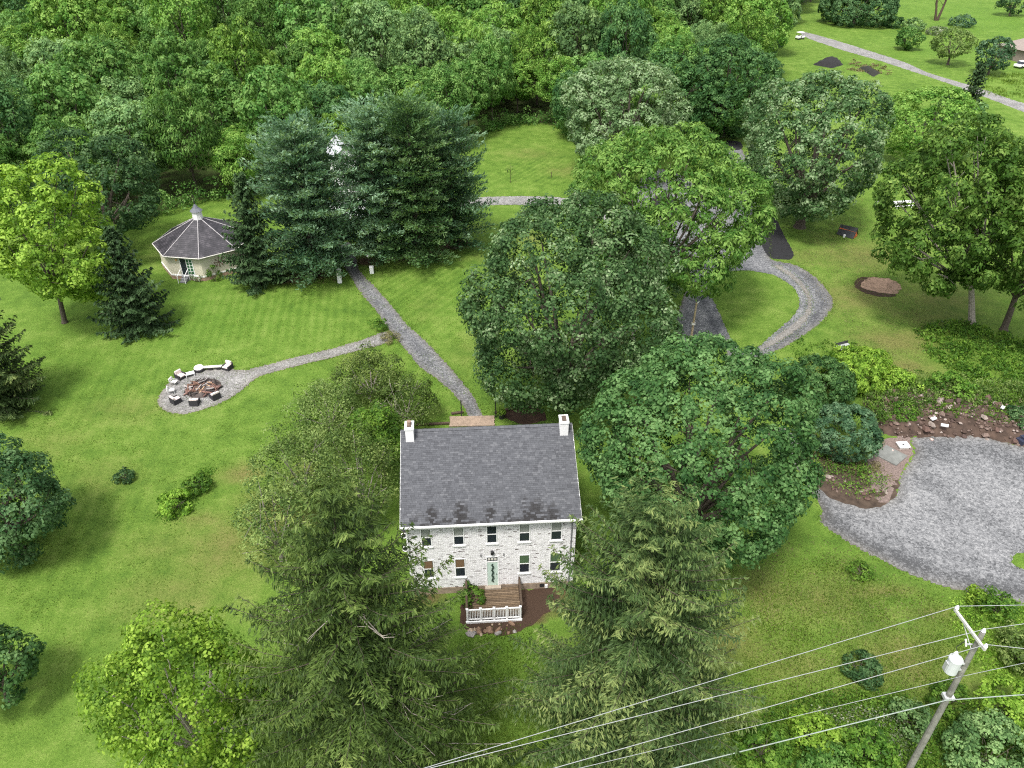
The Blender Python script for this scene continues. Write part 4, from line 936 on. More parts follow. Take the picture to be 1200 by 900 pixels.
# metal cart by the bright bush
ct = thing('garden_cart', 'dark metal garden cart behind the bright green bush', 'cart', at(989, 411), .4)
B().box(-.8, .8, -.5, .5, .45, .52).obj('tray', GALV, ct)
for y in (-.52, .52): B().box(-.8, .8, y-.02, y+.02, .45, .85).obj('side_rail', BLACKM, ct)
for x in (-.55, .55):
    for y in (-.58, .58):
        ring = [(x+.24*cos(a), y, .25+.24*sin(a)) for a in np.linspace(0, 2*pi, 13)]; B().tube(ring, .05, 6, False).obj('wheel', BLACKM, ct)
B().tube([(-.8, 0, .5), (-1.3, 0, 1.2), (-1.3, .35, 1.2)], .03, 6).obj('handle', BLACKM, ct)
# golf cart on the lane
gc = thing('golf_cart', 'white golf cart parked at the end of the far lane', 'golf cart', at(937, 46), .5)
rounded(B(), -1.25, -.35, -.6, .6, .35, .95, .08).obj('rear_body', WHITE, gc); rounded(B(), .45, 1.25, -.6, .6, .35, .9, .08).obj('front_cowl', WHITE, gc)
B().box(-.36, .46, -.58, .58, .30, .38).obj('floor', BLACKM, gc); rounded(B(), -.55, .05, -.58, .58, .952, 1.1, .04).obj('seat', OFFWHITE, gc)
rounded(B(), -1.15, .9, -.65, .65, 1.85, 1.98, .04).obj('roof', WHITE, gc)
for x in (-1.0, .75):
    for y in (-.58, .58): B().tube([(x, y, .9), (x, y, 1.86)], .03, 6).obj('roof_post', BLACKM, gc)
for x in (-.85, .85):
    for y in (-.62, .62): w = B(); ring = [(x, y-.09, .25), (x, y+.09, .25)]; w.tube(ring, .25, 12).obj('wheel', BLACKM, gc)
# mounds by the lane
mound('mulch_pile', [(953,76),(968,68),(982,70),(988,76),(975,80)], 1.0, simple('black_mulch', (.02,.019,.02), .95, .3, 2), 'low black mulch mound before the far lane', 7, .5)
mound('mulch_pile', [(1006,80),(1018,78),(1031,86),(1024,90)], .8, simple('dark_mulch', (.024,.025,.02), .95, .3, 2), 'smaller dark mulch mound right of the black one', 8, .5)
# far brown house and car at the right edge
fh = thing('brown_house', 'low brown roofed house cut by the right edge', 'house', at(1216, 68), .35)
BRW = simple('brown_siding', (.22,.18,.16), .85, .15, 2); BRF = simple('brown_roof', (.24,.20,.18), .85, .12, 1.5)
B().box(-9, 9, -5, 5, 0, 3.0).obj('wall', BRW, fh)
B().add([(-9.6,-5.8,2.9),(9.6,-5.8,2.9),(9.6,5.8,2.9),(-9.6,5.8,2.9),(-5,0,5.6),(9.6,0,5.6)], [(0,1,5,4),(2,3,4,5),(3,0,4),(1,2,5),(3,2,1,0)]).obj('roof', BRF, fh)
B().add([(-10.5,-11,2.2),(-2,-11,2.2),(-2,-5.9,3.0),(-10.5,-5.9,3.0),(-10.5,-11,2.05),(-2,-11,2.05),(-2,-5.9,2.85),(-10.5,-5.9,2.85)], [(0,1,2,3),(7,6,5,4),(0,4,5,1),(3,7,4,0),(1,5,6,2)]).obj('porch_roof', BRF, fh)
for x in (-10.2, -6.2, -2.3): B().box(x-.1, x+.1, -10.8, -10.6, 0, 2.06).obj('porch_post', WHITE, fh)
for x in (-6, -2, 3): B().box(x, x+1.4, -5.05, -5.0, 1.0, 2.3).obj('window', GLASS, fh)
car = thing('parked_car', 'white car parked at the right edge below the brown house', 'car', at(1197, 79), .5)
rounded(B(), -2.2, 2.2, -.9, .9, .35, .95, .12).obj('body', WHITE, car); B().add([(-1.5,-.8,.95),(1.2,-.8,.95),(1.2,.8,.95),(-1.5,.8,.95),(-1.0,-.68,1.5),(.6,-.68,1.5),(.6,.68,1.5),(-1.0,.68,1.5)], [(0,1,5,4),(1,2,6,5),(2,3,7,6),(3,0,4,7)]).obj('window', GLASS, car)
B().box(-1.0, .6, -.68, .68, 1.5, 1.56).obj('roof', WHITE, car)
for x in (-1.4, 1.4):
    for y in (-.88, .88): B().tube([(x, y-.1, .33), (x, y+.1, .33)], .33, 12).obj('wheel', BLACKM, car)
# white gabled building among the pines and its low roof
wb = thing('white_barn', 'tall white gabled building mostly hidden behind the pines', 'building', at(409, 243), .35)
B().box(-1.7, 1.7, -3.0, 3.0, 0, 8.6).obj('wall', WHITE, wb)
B().add([(-1.7,-3.0,8.6),(1.7,-3.0,8.6),(0,-3.0,10.0)], [(0,1,2)]).obj('gable', WHITE, wb)
B().add([(-2.1,-3.3,8.4),(0,-3.3,10.2),(0,3.3,10.2),(-2.1,3.3,8.4),(2.1,-3.3,8.4),(2.1,3.3,8.4)], [(0,1,2,3),(1,4,5,2)]).obj('roof', simple('pale_metal_roof', (.42,.43,.46), .5, .1, 2), wb)
for z in (1.2, 4.4): B().box(-.5, .5, -3.04, -3.0, z, z+1.5).obj('window', GLASS, wb)
pr = thing('porch_canopy', 'low pale grey roof showing between the pine trunks', 'canopy', at(413, 268), .35)
B().add([(-2.6,-2.2,2.5),(2.6,-2.2,2.5),(2.6,2.2,3.4),(-2.6,2.2,3.4),(-2.6,-2.2,2.38),(2.6,-2.2,2.38),(2.6,2.2,3.28),(-2.6,2.2,3.28)], [(0,1,2,3),(7,6,5,4),(0,4,5,1),(1,5,6,2),(3,7,4,0),(2,6,7,3)]).obj('roof', simple('pale_roof', (.55,.55,.57), .5, .1, 2), pr)
for x in (-2.4, 2.4):
    for y in (-2, 2): B().box(x-.08, x+.08, y-.08, y+.08, 0, 2.42 if y < 0 else 3.2).obj('post', WHITE, pr)
o = thing('far_house', 'tiny white house with pink roof on the far field edge', 'house', at(487, 16), .1)
B().box(-3, 3, -3, 3, 0, 4).obj('wall', WHITE, o); B().add([(-3.4,-3.4,3.9),(3.4,-3.4,3.9),(3.4,3.4,3.9),(-3.4,3.4,3.9),(-3.4,0,6.2),(3.4,0,6.2)], [(0,1,5,4),(2,3,4,5),(3,0,4),(1,2,5)]).obj('roof', simple('pink_roof', (.35,.22,.20), .8), o)

# ------------------------------------------------------------------ big trees
HERO = dict(spacing=.95, cr=.80, per=44, L=.34, Wd=.23)
tree((682,386,958,692), 9.0, 'maple', 'large dense dark green maple right of the white house', nb=24, spacing=.80, cr=.70, per=50, L=.27, Wd=.19, spread=.62, size=(.32,.48), low=.2, name='maple_tree', trunk_r=.45)
tree((536,228,792,494), 11.0, 'silver', 'tall grey green silver maple behind the house with bare inner limbs', nb=22, spacing=.92, cr=.8, per=46, L=.31, Wd=.21, spread=.60, size=(.34,.50), low=.1, name='maple_tree', trunk_r=.5, loose=.15)
tree((694,246,806,384), 8.5, 'silver', 'smaller loose grey green tree between the silver maple and the walnut', nb=10, spacing=1.05, cr=.75, per=34, L=.34, Wd=.2, spread=.68, size=(.26,.40), loose=.2, name='maple_tree', bark=PALEBARK, trunk_r=.2)
tree((790,34,918,170), 9.0, 'wood_dark', 'large dark green tree at the near corner of the wood by the drive end', nb=18, spacing=1.1, cr=.9, per=36, L=.42, Wd=.28, low=.1, spread=.62, size=(.32,.46), name='round_tree')
tree((735,58,838,165), 8.0, 'wood_dark', 'dark green tree directly behind the silvery poplar', nb=15, spacing=1.1, cr=.9, per=34, L=.42, Wd=.26, low=.2, spread=.62, size=(.32,.46), name='round_tree')
tree((700,8,800,92), 8.0, 'wood_yellow', 'rounded yellow green tree above the silvery poplar', nb=14, spacing=1.15, cr=.9, per=32, L=.44, Wd=.28, name='round_tree')
tree((662,150,905,348), 12.0, 'walnut', 'broad yellow green walnut tree arching over the grey drive', nb=20, spacing=1.0, cr=.85, per=40, L=.46, Wd=.20, droop=.8, spread=.64, size=(.32,.46), low=.3, name='walnut_tree', base=(768,352), trunk_r=.4)
tree((657,67,813,205), 10.0, 'poplar', 'silvery white poplar between the clearing and the drive', nb=14, spacing=1.05, cr=.9, per=40, L=.42, Wd=.28, spread=.60, size=(.34,.5), name='poplar_tree')
tree((868,74,1046,280), 11.0, 'silver', 'round grey green tree standing alone beside the loop drive', nb=17, spacing=1.05, cr=.9, per=40, L=.40, Wd=.27, spread=.58, size=(.36,.50), low=.05, name='round_tree')
tree((1034,116,1204,388), 13.0, 'walnut', 'big yellow green walnut on the right lawn with a pale trunk', nb=22, spacing=.95, cr=.85, per=44, L=.44, Wd=.22, droop=.8, spread=.68, size=(.26,.42), low=.2, name='walnut_tree', base=(1139,379), bark=PALEBARK, trunk_r=.36)
tree((1120,150,1310,385), 13.0, 'walnut', 'second yellow green walnut half cut by the right edge', nb=14, spacing=1.05, cr=.9, per=40, L=.46, Wd=.22, droop=.8, spread=.62, size=(.36,.50), low=.35, name='walnut_tree', base=(1176,387), trunk_r=.36)
tree((1036,92,1140,205), 6.0, 'wood_yellow', 'yellow green tree crowded between the round tree and the right walnut', nb=10, spacing=1.1, cr=.9, per=34, L=.45, Wd=.28, name='round_tree')
tree((1085,110,1150,190), 5.0, 'wood_pale', 'pale loose tree left of the far gravel lane bend', nb=9, spacing=1.1, cr=.9, per=30, L=.45, Wd=.28, name='round_tree')
tree((962,-30,1048,46), 5.0, 'dark', 'dark green dome shaped tree on the far lawn', nb=12, spacing=1.3, cr=1.1, per=34, L=.6, Wd=.4, name='round_tree', cmax=6)
tree((1049,30,1081,61), 2.8, 'wood_mid', 'small round bushy tree on the far lawn', nb=8, spacing=1.0, cr=.8, per=28, L=.5, Wd=.35, name='round_tree')
tree((1094,31,1142,72), 5.0, 'olive', 'small open olive tree with visible trunk on the far lawn', nb=8, spacing=1.2, cr=.9, per=22, L=.5, Wd=.3, name='round_tree', cmax=3.2)
tree((1145,33,1186,96), 4.5, 'blue', 'upright blue green tree before the brown house', nb=10, spacing=1.1, cr=.9, per=30, L=.5, Wd=.35, name='round_tree')
tree((1172,-14,1204,20), 4.0, 'dark', 'dark tree at the top right corner of the lawn', nb=8, spacing=1.4, cr=1.1, per=26, L=.6, Wd=.4, name='round_tree')
tree((116,682,318,965), 7.0, 'lime', 'bright yellow green tree with pale bare limbs at the lower left', nb=17, spacing=.66, cr=.58, per=46, L=.21, Wd=.15, spread=.70, size=(.20,.40), name='young_tree', bark=PALEBARK, trunk_r=.22, loose=.2)
tree((-20,178,128,372), 11.0, 'lime', 'yellow green tree with slim trunk at the left edge', nb=13, spacing=1.0, cr=.85, per=40, L=.38, Wd=.24, spread=.62, size=(.32,.46), name='young_tree', base=(76,378), trunk_r=.28, low=.05)
tree((32,156,192,298), 8.6, 'dark', 'dark green spreading tree behind the left yellow green tree', nb=14, spacing=1.05, cr=.85, per=38, L=.36, Wd=.24, spread=.60, size=(.34,.46), name='round_tree')
tree((-78,494,72,678), 5.4, 'dark', 'dense dark green rounded tree cut by the left edge', nb=20, spacing=.78, cr=.7, per=46, L=.28, Wd=.17, spread=.60, size=(.32,.46), name='maple_tree', droop=.8, low=0)
tree((-60,722,42,850), 3.2, 'maple', 'low dark bushy tree at the lower left edge', nb=10, spacing=.68, cr=.55, per=40, L=.26, Wd=.19, name='bushy_tree')
conifer((6,478), 338, 104, 'spruce2', 'grey green drooping conifer at the left edge below the yellow green tree', nb=150, R=5.2, prof=.42, node=.30, L=.36, Wd=.12, k=4)
SC = dict(nb=13, spacing=.66, per=34, L=.22, Wd=.11, spread=.74, size=(.18,.36), name='scrub_tree', bark=PALEBARK, trunk_r=.14, loose=.5, low=.1)
tree((392,408,476,478), 2.6, 'olive', 'topmost olive scrub tree nearest the gravel path', cr=.55, **SC)
tree((436,428,512,512), 2.8, 'olive', 'loose olive scrub tree beside the left chimney', cr=.55, **SC)
tree((338,438,430,530), 3.2, 'olive', 'twiggy olive scrub tree reaching out over the left lawn', cr=.6, **SC)
tree((302,490,400,600), 4.4, 'olive', 'tangled olive scrub tree on the lawn edge above the left spruce', cr=.6, **SC)
tree((372,490,472,620), 5.4, 'olive', 'tangled scrub tree against the left end of the house', cr=.65, **SC)
tree((412,462,478,560), 4.6, 'weed', 'green leafy tree in the scrub close to the left chimney', nb=11, spacing=.62, cr=.55, per=38, L=.25, Wd=.16, name='scrub_tree', trunk_r=.12, spread=.68, size=(.24,.40), loose=.3, low=.1)
tree((276,556,362,668), 4.0, 'spruce', 'low dull green scrub on the lawn side of the left spruce', cr=.55, **SC)
# two-stem bare tree far right top
bt = thing('bare_tree', 'two stemmed bare grey tree standing in the far flower bed', 'tree', at(1097, 24)); bb = B()
for s in (-1, 1):
    bb.tube([(.3*s, 0, 0), (.9*s, 0, 3), (1.6*s, .3, 6.5), (2.8*s, .3, 11)], [.45, .36, .25, .08], 8)
    for q in range(5): z = 4+q*1.3; bb.tube([(1.3*s, .1, z), (1.3*s+random.gauss(0, 1.6), random.gauss(0, 1.2), z+2.2)], [.12, .03], 5)
bb.obj('trunk', DARKWOOD, bt)
V, F, rn, _c = broadleaf(77, 3.2, 2.2, nb=6, spacing=1.5, cr=1.0, per=16, L=.6, Wd=.35); link('crown', mkmesh('crown', V+np.array([0, 0, 10.5]), F, {'rnd': ('FACE', rn)}), LM['wood_pale'], bt)
# conifers
conifer((445,905), 574, 318, 'spruce', 'huge shaggy Norway spruce with pale dead branches left of the house', nb=215, R=9.2, prof=.66, node=.27, L=.31, Wd=.070, dead=22, k=4)
conifer((731,862), 594, 275, 'spruce2', 'large dense Norway spruce in front of the right end of the house', nb=220, R=8.3, prof=.52, node=.27, L=.30, Wd=.072, dead=5, k=4)
conifer((165,386), 268, 96, 'cedar', 'dark pyramid spruce on the lawn in front of the round house', nb=150, R=5.0, prof=.8, node=.36, L=.45, Wd=.2)
conifer((306,331), 206, 84, 'cedar', 'dark spruce touching the right side of the round house', nb=150, R=4.8, prof=.75, node=.36, L=.45, Wd=.2)
PK = dict(style='pine', name='pine_tree', node=.36, L=.50, Wd=.17, low=.05, prof=.27, k=2)
conifer((370,322), 146, 124, 'pine', 'left white pine beside the path with full blue green crown', nb=200, R=8.0, **PK)
conifer((447,304), 126, 116, 'pine', 'second white pine at the right of the path opening', nb=170, R=7.2, **PK)
conifer((490,306), 118, 120, 'pineg', 'tallest white pine in the middle of the right hand group', nb=170, R=7.0, **PK)
conifer((532,290), 134, 104, 'pine', 'rightmost white pine next to the gravel strip', nb=150, R=6.4, **PK)
conifer((1134,128), 76, 42, 'cedar', 'narrow dark cedar beside the far gravel lane', nb=90, R=2.6, prof=.5, node=.4, L=.55, Wd=.25, name='cedar_tree')

# ------------------------------------------------------------------ shrubs and ground plants
SHR = dict(cat='shrub', name='shrub', trunk_r=.05)
tree((918,412,1003,482), 1.9, 'maple', 'dark green rounded shrub beside the bright bush', nb=11, spacing=.62, cr=.5, per=36, L=.26, Wd=.17, **SHR)
tree((946,455,1034,556), 1.9, 'blue', 'large blue green rounded shrub above the brown soil heap', nb=12, spacing=.58, cr=.46, per=38, L=.26, Wd=.16, **SHR)
tree((968,402,1046,466), 1.5, 'lime', 'bright yellow green sumac bush above the dark shrubs', nb=10, spacing=.66, cr=.5, per=34, L=.42, Wd=.13, droop=1.2, **SHR)
tree((1090,430,1140,478), .9, 'weed', 'leafy green bush on top of the rubble bank', nb=7, spacing=.6, cr=.5, per=26, L=.28, Wd=.16, **SHR)
tree((1030,425,1075,470), .8, 'lime', 'low yellow green bush right of the sumac bush', nb=7, spacing=.6, cr=.5, per=26, L=.28, Wd=.16, **SHR)
tree((186,570,226,607), .6, 'lime', 'bright yellow green shrub on the left lawn', nb=8, spacing=.45, cr=.36, per=32, L=.22, Wd=.13, **SHR)
tree((215,550,247,585), .5, 'weed', 'dark weedy shrub beside the bright one on the left lawn', nb=7, spacing=.45, cr=.36, per=26, L=.22, Wd=.13, **SHR)
tree((136,550,158,566), .35, 'dark', 'small lone dark shrub on the left lawn', nb=6, spacing=.4, cr=.3, per=26, L=.18, Wd=.12, **SHR)
tree((432,372,455,390), .5, 'weed', 'small shrub in the upper corner where the paths join', nb=6, spacing=.45, cr=.35, per=26, L=.2, Wd=.12, **SHR)
tree((446,388,470,404), .35, 'dry', 'low brown tuft below the joining of the paths', nb=6, spacing=.45, cr=.35, per=22, L=.22, Wd=.06, **SHR)
tree((541,656,561,684), 1.0, 'weed', 'green climbing shrub at the left of the front deck', nb=7, spacing=.5, cr=.4, per=30, L=.24, Wd=.16, **SHR)
tree((536,684,566,712), .7, 'weed', 'green bush against the left deck railing', nb=7, spacing=.5, cr=.4, per=26, L=.22, Wd=.15, **SHR)
tree((992,768,1036,800), .6, 'dark', 'dark green clump in the rough grass under the wires', nb=8, spacing=.45, cr=.36, per=30, L=.24, Wd=.10, **SHR)
tree((995,658,1022,680), .3, 'weed', 'low weed clump on the slope below the gravel lot', nb=6, spacing=.45, cr=.34, per=22, L=.22, Wd=.10, **SHR)
tree((1150,795,1222,862), 1.4, 'lime', 'bright lime bush right of the utility pole', nb=10, spacing=.5, cr=.42, per=36, L=.2, Wd=.14, **SHR)
tree((1112,838,1215,930), 1.5, 'wood_pale', 'pale green bush at the lower right corner', nb=11, spacing=.5, cr=.42, per=38, L=.2, Wd=.13, **SHR)
tree((1150,690,1190,730), .8, 'weed', 'green bush at the lower edge of the gravel lot', nb=8, spacing=.5, cr=.4, per=28, L=.2, Wd=.12, **SHR)
tree((1165,725,1230,800), 1.0, 'olive', 'scrubby olive bush at the right edge near the pole top', nb=9, spacing=.5, cr=.42, per=30, L=.2, Wd=.12, **SHR)
tree((225,318,238,330), .5, 'pinkw', 'pale flowering clump beside the round house steps', nb=5, spacing=.5, cr=.35, per=22, L=.25, Wd=.14, **SHR)
tree((244,313,258,330), .9, 'weed', 'tall ornamental grass clump against the round house wall', nb=5, spacing=.5, cr=.35, per=26, L=.5, Wd=.07, droop=-1.5, **SHR)
tree((1060,22,1085,38), 1.2, 'wood_pale', 'pale bushes in the far flower bed', nb=6, spacing=1.0, cr=.8, per=20, L=.5, Wd=.3, **SHR)
tree((1035,18,1062,36), 1.2, 'wood_dark', 'dark bushes at the left of the far flower bed', nb=6, spacing=1.0, cr=.8, per=20, L=.5, Wd=.3, **SHR)
tree((1115,16,1143,36), 1.2, 'blue', 'grey green bushes at the right of the far flower bed', nb=6, spacing=1.0, cr=.8, per=20, L=.5, Wd=.3, **SHR)
tree((1085,33,1110,42), .7, 'pinkw', 'pale flowers below the bare tree', nb=5, spacing=1.0, cr=.7, per=18, L=.45, Wd=.3, **SHR)
sp = thing('sapling', 'thin young sapling on the clearing lawn', 'sapling', at(598, 214)); sb = B().tube([(0, 0, 0), (.1, 0, 2.6)], [.05, .02], 6)
for q in range(8): sb.tube([(.05, 0, 1.0+q*.2), (.05+random.gauss(0, .5), random.gauss(0, .5), 1.5+q*.2)], [.02, .008], 4)
sb.obj('trunk', DARKWOOD, sp)
V, F, rn, _c = broadleaf(5, .7, .7, nb=4, spacing=.6, cr=.4, per=9, L=.2, Wd=.12); link('crown', mkmesh('crown', V+np.array([0, 0, 2.2]), F, {'rnd': ('FACE', rn)}), LM['olive'], sp)
o = B().tube([(0, 0, 0), (0, 0, .9)], .06, 6).obj('stake', DARKWOOD, None, at(646, 208)); tag(o, 'short dark stake on the clearing lawn', 'stake')
def weeds(name, px, n, kind, L, Wd, h, label, seed, upright=.5, clump=.35, z0=0.0):
    rng = np.random.default_rng(seed); poly = [tuple(at(*p)[:2]) for p in px]; xs = np.array([p[0] for p in poly]); ys = np.array([p[1] for p in poly])
    c = np.stack([rng.uniform(xs.min(), xs.max(), 16000), rng.uniform(ys.min(), ys.max(), 16000)], 1); c = c[inpoly(c[:, 0], c[:, 1], poly)]
    per = 22; m_ = max(1, n//per)
    c = c[:m_]; hh = h*rng.uniform(.25, 1.2, len(c))**1.3; idx = np.repeat(np.arange(len(c)), per)
    q = rng.normal(0, clump, (len(idx), 2)); z = np.maximum(.02, hh[idx]*(1-np.hypot(q[:, 0], q[:, 1])/(2.6*clump))*rng.uniform(.3, 1, len(idx)))
    P = np.column_stack([c[idx]+q, z+z0]); D = rng.normal(0, 1, P.shape)+np.array([0, 0, upright*2]); Nn = np.array([0, 0, 1.2])+rng.normal(0, .6, P.shape)
    k = rng.uniform(.6, 1.3, len(P)); V, F = quads(P, D, Nn, L*k, Wd*k)
    rn = .55*rng.random(len(c))[idx]+.45*rng.random(len(P))
    tag(link(name, mkmesh(name, V, F, {'rnd': ('FACE', rn)}), LM[kind]), label, 'weeds', kind='stuff')
weeds('tall_weeds', [(880,840),(940,820),(1060,815),(1100,850),(1180,830),(1230,850),(1230,920),(820,920)], 20000, 'weed', .20, .10, .9, 'tangled green weeds along the bottom right', 21)
weeds('tall_weeds', [(930,840),(1040,825),(1090,860),(1050,900),(960,890)], 4000, 'pinkw', .14, .09, .7, 'silvery flowering weeds under the lower cable', 22)
weeds('tall_weeds', [(1075,390),(1110,372),(1190,395),(1240,430),(1240,470),(1180,462),(1130,448),(1090,420)], 11000, 'weed', .34, .16, .9, 'bright green weeds above the rubble bank', 23)
weeds('tall_weeds', [(1005,455),(1050,450),(1230,466),(1230,508),(1100,492),(1020,502)], 9000, 'weed', .24, .12, .9, 'scattered weeds growing through the rubble', 24, z0=.75)
weeds('tall_weeds', [(1010,450),(1060,446),(1230,460),(1230,494),(1120,480),(1060,488),(1020,500)], 8000, 'olive', .26, .11, 1.0, 'olive brush covering the top of the rubble bank', 33, z0=.75)
weeds('tall_weeds', [(925,395),(1000,402),(1100,440),(1090,462),(1000,462),(940,430)], 3000, 'weed', .26, .12, .6, 'weeds between the bright bush and the bank', 34)
weeds('tall_weeds', [(935,530),(960,512),(1030,545),(1045,560),(1000,560)], 2600, 'dry', .24, .07, .35, 'dead twigs and leaves on the soil below the shrubs', 35)
weeds('tall_weeds', [(940,545),(965,528),(1010,545),(1040,565),(1030,590),(985,580)], 1500, 'weed', .2, .1, .4, 'sparse green weeds on the soil heap', 41, z0=.3)
weeds('tall_weeds', [(1120,700),(1210,712),(1230,800),(1165,800),(1120,740)], 5000, 'lime', .2, .1, .5, 'yellow green weeds beside the utility pole', 25)
weeds('meadow_grass', [(880,690),(960,650),(1090,695),(1150,730),(1120,840),(900,840),(860,800)], 16000, 'grass', .24, .045, .16, 'rough mown grass under the wires', 26, 1.2, .5)
weeds('meadow_grass', [(540,750),(620,740),(640,920),(560,920)], 6000, 'grass', .22, .045, .14, 'grass between the two big spruces', 27, 1.2, .5)
weeds('meadow_grass', [(1140,90),(1200,85),(1260,120),(1160,112)], 2000, 'grass', .7, .12, .6, 'tall pale grass beside the far lane', 28, 1.6, .6)
weeds('tall_weeds', [(1000,70),(1040,78),(1050,90),(990,82)], 1200, 'dry', .5, .2, .6, 'dry weeds by the dark mounds', 29)
weeds('leaf_litter', [(335,326),(395,312),(400,328),(345,336)], 900, 'dry', .22, .12, .06, 'dry needles and leaves under the left pine', 30)
weeds('tall_weeds', [(186,605),(215,575),(247,545),(252,555),(225,590),(205,610)], 1800, 'weed', .2, .1, .35, 'dark weeds trailing between the lawn shrubs', 31)
for bb_, zc_, kd_, lab_ in (((925,838,985,884), .9, 'lime', 'yellow green bush below the wires'), ((985,850,1050,905), 1.0, 'weed', 'green bush at the bottom edge between wires and pole'), ((860,850,925,905), .9, 'weed', 'green bush at the bottom edge right of the spruce'), ((1045,822,1090,862),   .8, 'wood_pale', 'pale green bush just left of the utility pole'), ((1090,800,1135,840), .7, 'weed', 'small bush directly right of the utility pole'), ((940,876,1000,925), .9, 'wood_mid', 'mid green bush at the bottom edge below the cable'), ((1180,470,1225,512), .8, 'dark', 'dark shrub at the right end of the rubble bank'), ((1040,468,1075,500), .6, 'weed', 'green plant tuft at the left end of the rubble bank'), ((1135,690,1165,715), .5, 'lime', 'bright small bush on the lower gravel edge')):
    tree(bb_, zc_, kd_, lab_, nb=9, spacing=.48, cr=.4, per=34, L=.2, Wd=.12, **SHR)
lawn_px = [(0,480),(0,860),(120,860),(300,640),(330,520),(420,420),(540,500),(620,470),(560,330),(470,300),(330,335),(200,370),(60,400)]
weeds('lawn_clump', lawn_px, 26000, 'grass', .16, .05, .07, 'coarser grass clumps and clover in the left lawn', 36, .9, .55)
weeds('lawn_clump', [(860,640),(960,630),(1110,700),(1080,830),(900,860),(850,780)], 9000, 'dry', .16, .045, .10, 'dry grass clumps under the wires', 37, .9, .6)
weeds('lawn_clump', [(930,300),(1010,230),(1100,380),(1080,430),(960,450),(900,440),(980,400)], 9000, 'dry', .17, .05, .08, 'dry grass clumps on the right lawn', 38, .9, .6)
_bp = [tuple(at(*q))[:2] for q in [(940,540),(1000,535),(1062,507),(1080,520),(1052,590),(1020,600),(965,585)]]
_bq = [tuple(at(*q))[:2] for q in [(1050,500),(1300,500),(1300,540),(1180,524),(1140,516),(1060,518)]]
def BARE(p): return any(bool(inpoly(np.array([p.x]), np.array([p.y]), b_)[0]) for b_ in (_bp, _bq))
# grass tufts softening every gravel edge
rng = np.random.default_rng(40); P = []
for e in EDGES:
    for p in e:
        if p.y < 150 and not BARE(p):
            for _ in range(5): P.append((p.x+rng.normal(0, .14), p.y+rng.normal(0, .14), .05))
P = np.array(P); D = rng.normal(0, .7, P.shape)+np.array([0, 0, .8]); V, F = quads(P, D, np.array([0, 0, 1.])+rng.normal(0, .5, P.shape), rng.uniform(.10, .26, len(P)), .05)
tag(link('edge_grass', mkmesh('edge_grass', V, F, {'rnd': ('FACE', rng.random(len(P)))}), LM['grass']), 'short grass creeping over the gravel edges', 'grass', kind='stuff')

# ------------------------------------------------------------------ the wood
protos = []
for s, (rr_, cc, kw) in enumerate(((5.6, 5.2, dict(nb=14, L=.44, Wd=.28, size=(.32,.46), spread=.62)), (5.4, 6.2, dict(nb=13, L=.48, Wd=.24, droop=.8, size=(.32,.46), spread=.62)), (5.8, 4.8, dict(nb=16, L=.42, Wd=.28, size=(.32,.46), spread=.62)), (5.2, 5.6, dict(nb=12, L=.46, Wd=.28, size=(.34,.48))), (5.6, 5.4, dict(nb=17, L=.46, Wd=.22, droop=.8, size=(.28,.40), spread=.66)), (4.6, 6.4, dict(nb=12, L=.40, Wd=.24, size=(.30,.44), spread=.64, loose=.25)), (6.2, 4.4, dict(nb=18, L=.40, Wd=.26, size=(.24,.40), spread=.70)), (5.0, 5.0, dict(nb=9, L=.50, Wd=.18, droop=1.0, size=(.34,.54), spread=.66, loose=.3)))):
    V, F, rn, cen = broadleaf(500+s, rr_*.93, cc*.93, spacing=1.0, cr=.85, per=38, low=.25, **kw)
    z0 = 2.4+cc; me = mkmesh('wood_crown', V+np.array([0, 0, z0]), F, {'rnd': ('FACE', rn)}); me.materials.append(LM['wood_mid'])
    tm = limbs((0, 0, -.1), [tuple(q+np.array([0, 0, z0])) for q in cen[:6]], .2, np.random.default_rng(s)).mesh('wood_trunk'); tm.materials.append(BARK)
    protos.append((me, tm, z0+cc))
poly = forest_poly; cand = []; rng = np.random.default_rng(90)
xs = rng.uniform(-230, 150, 26000); ys = rng.uniform(95, 342, 26000); ok = inpoly(xs, ys, poly); xs, ys = xs[ok], ys[ok]
pts = []; cell = {}
for x, y in zip(xs, ys):
    d = .824*y+24.9
    if abs(x) > d*.667+9: continue
    sp_ = 7.3 if y < 170 else 9.0 if y < 250 else 11.5
    ck = (int(x//12), int(y//12)); good = True
    for a in (-1, 0, 1):
        for c_ in (-1, 0, 1):
            for (u, v) in cell.get((ck[0]+a, ck[1]+c_), ()):
                if (u-x)**2+(v-y)**2 < sp_**2: good = False; break
    if good: cell.setdefault(ck, []).append((x, y)); pts.append((x, y))
pts.sort(key=lambda p: p[1])
KL = dict(wood_mid='mid green tree', wood_yellow='yellow green tree', wood_pale='pale green tree', wood_dark='dark green tree')
far = []
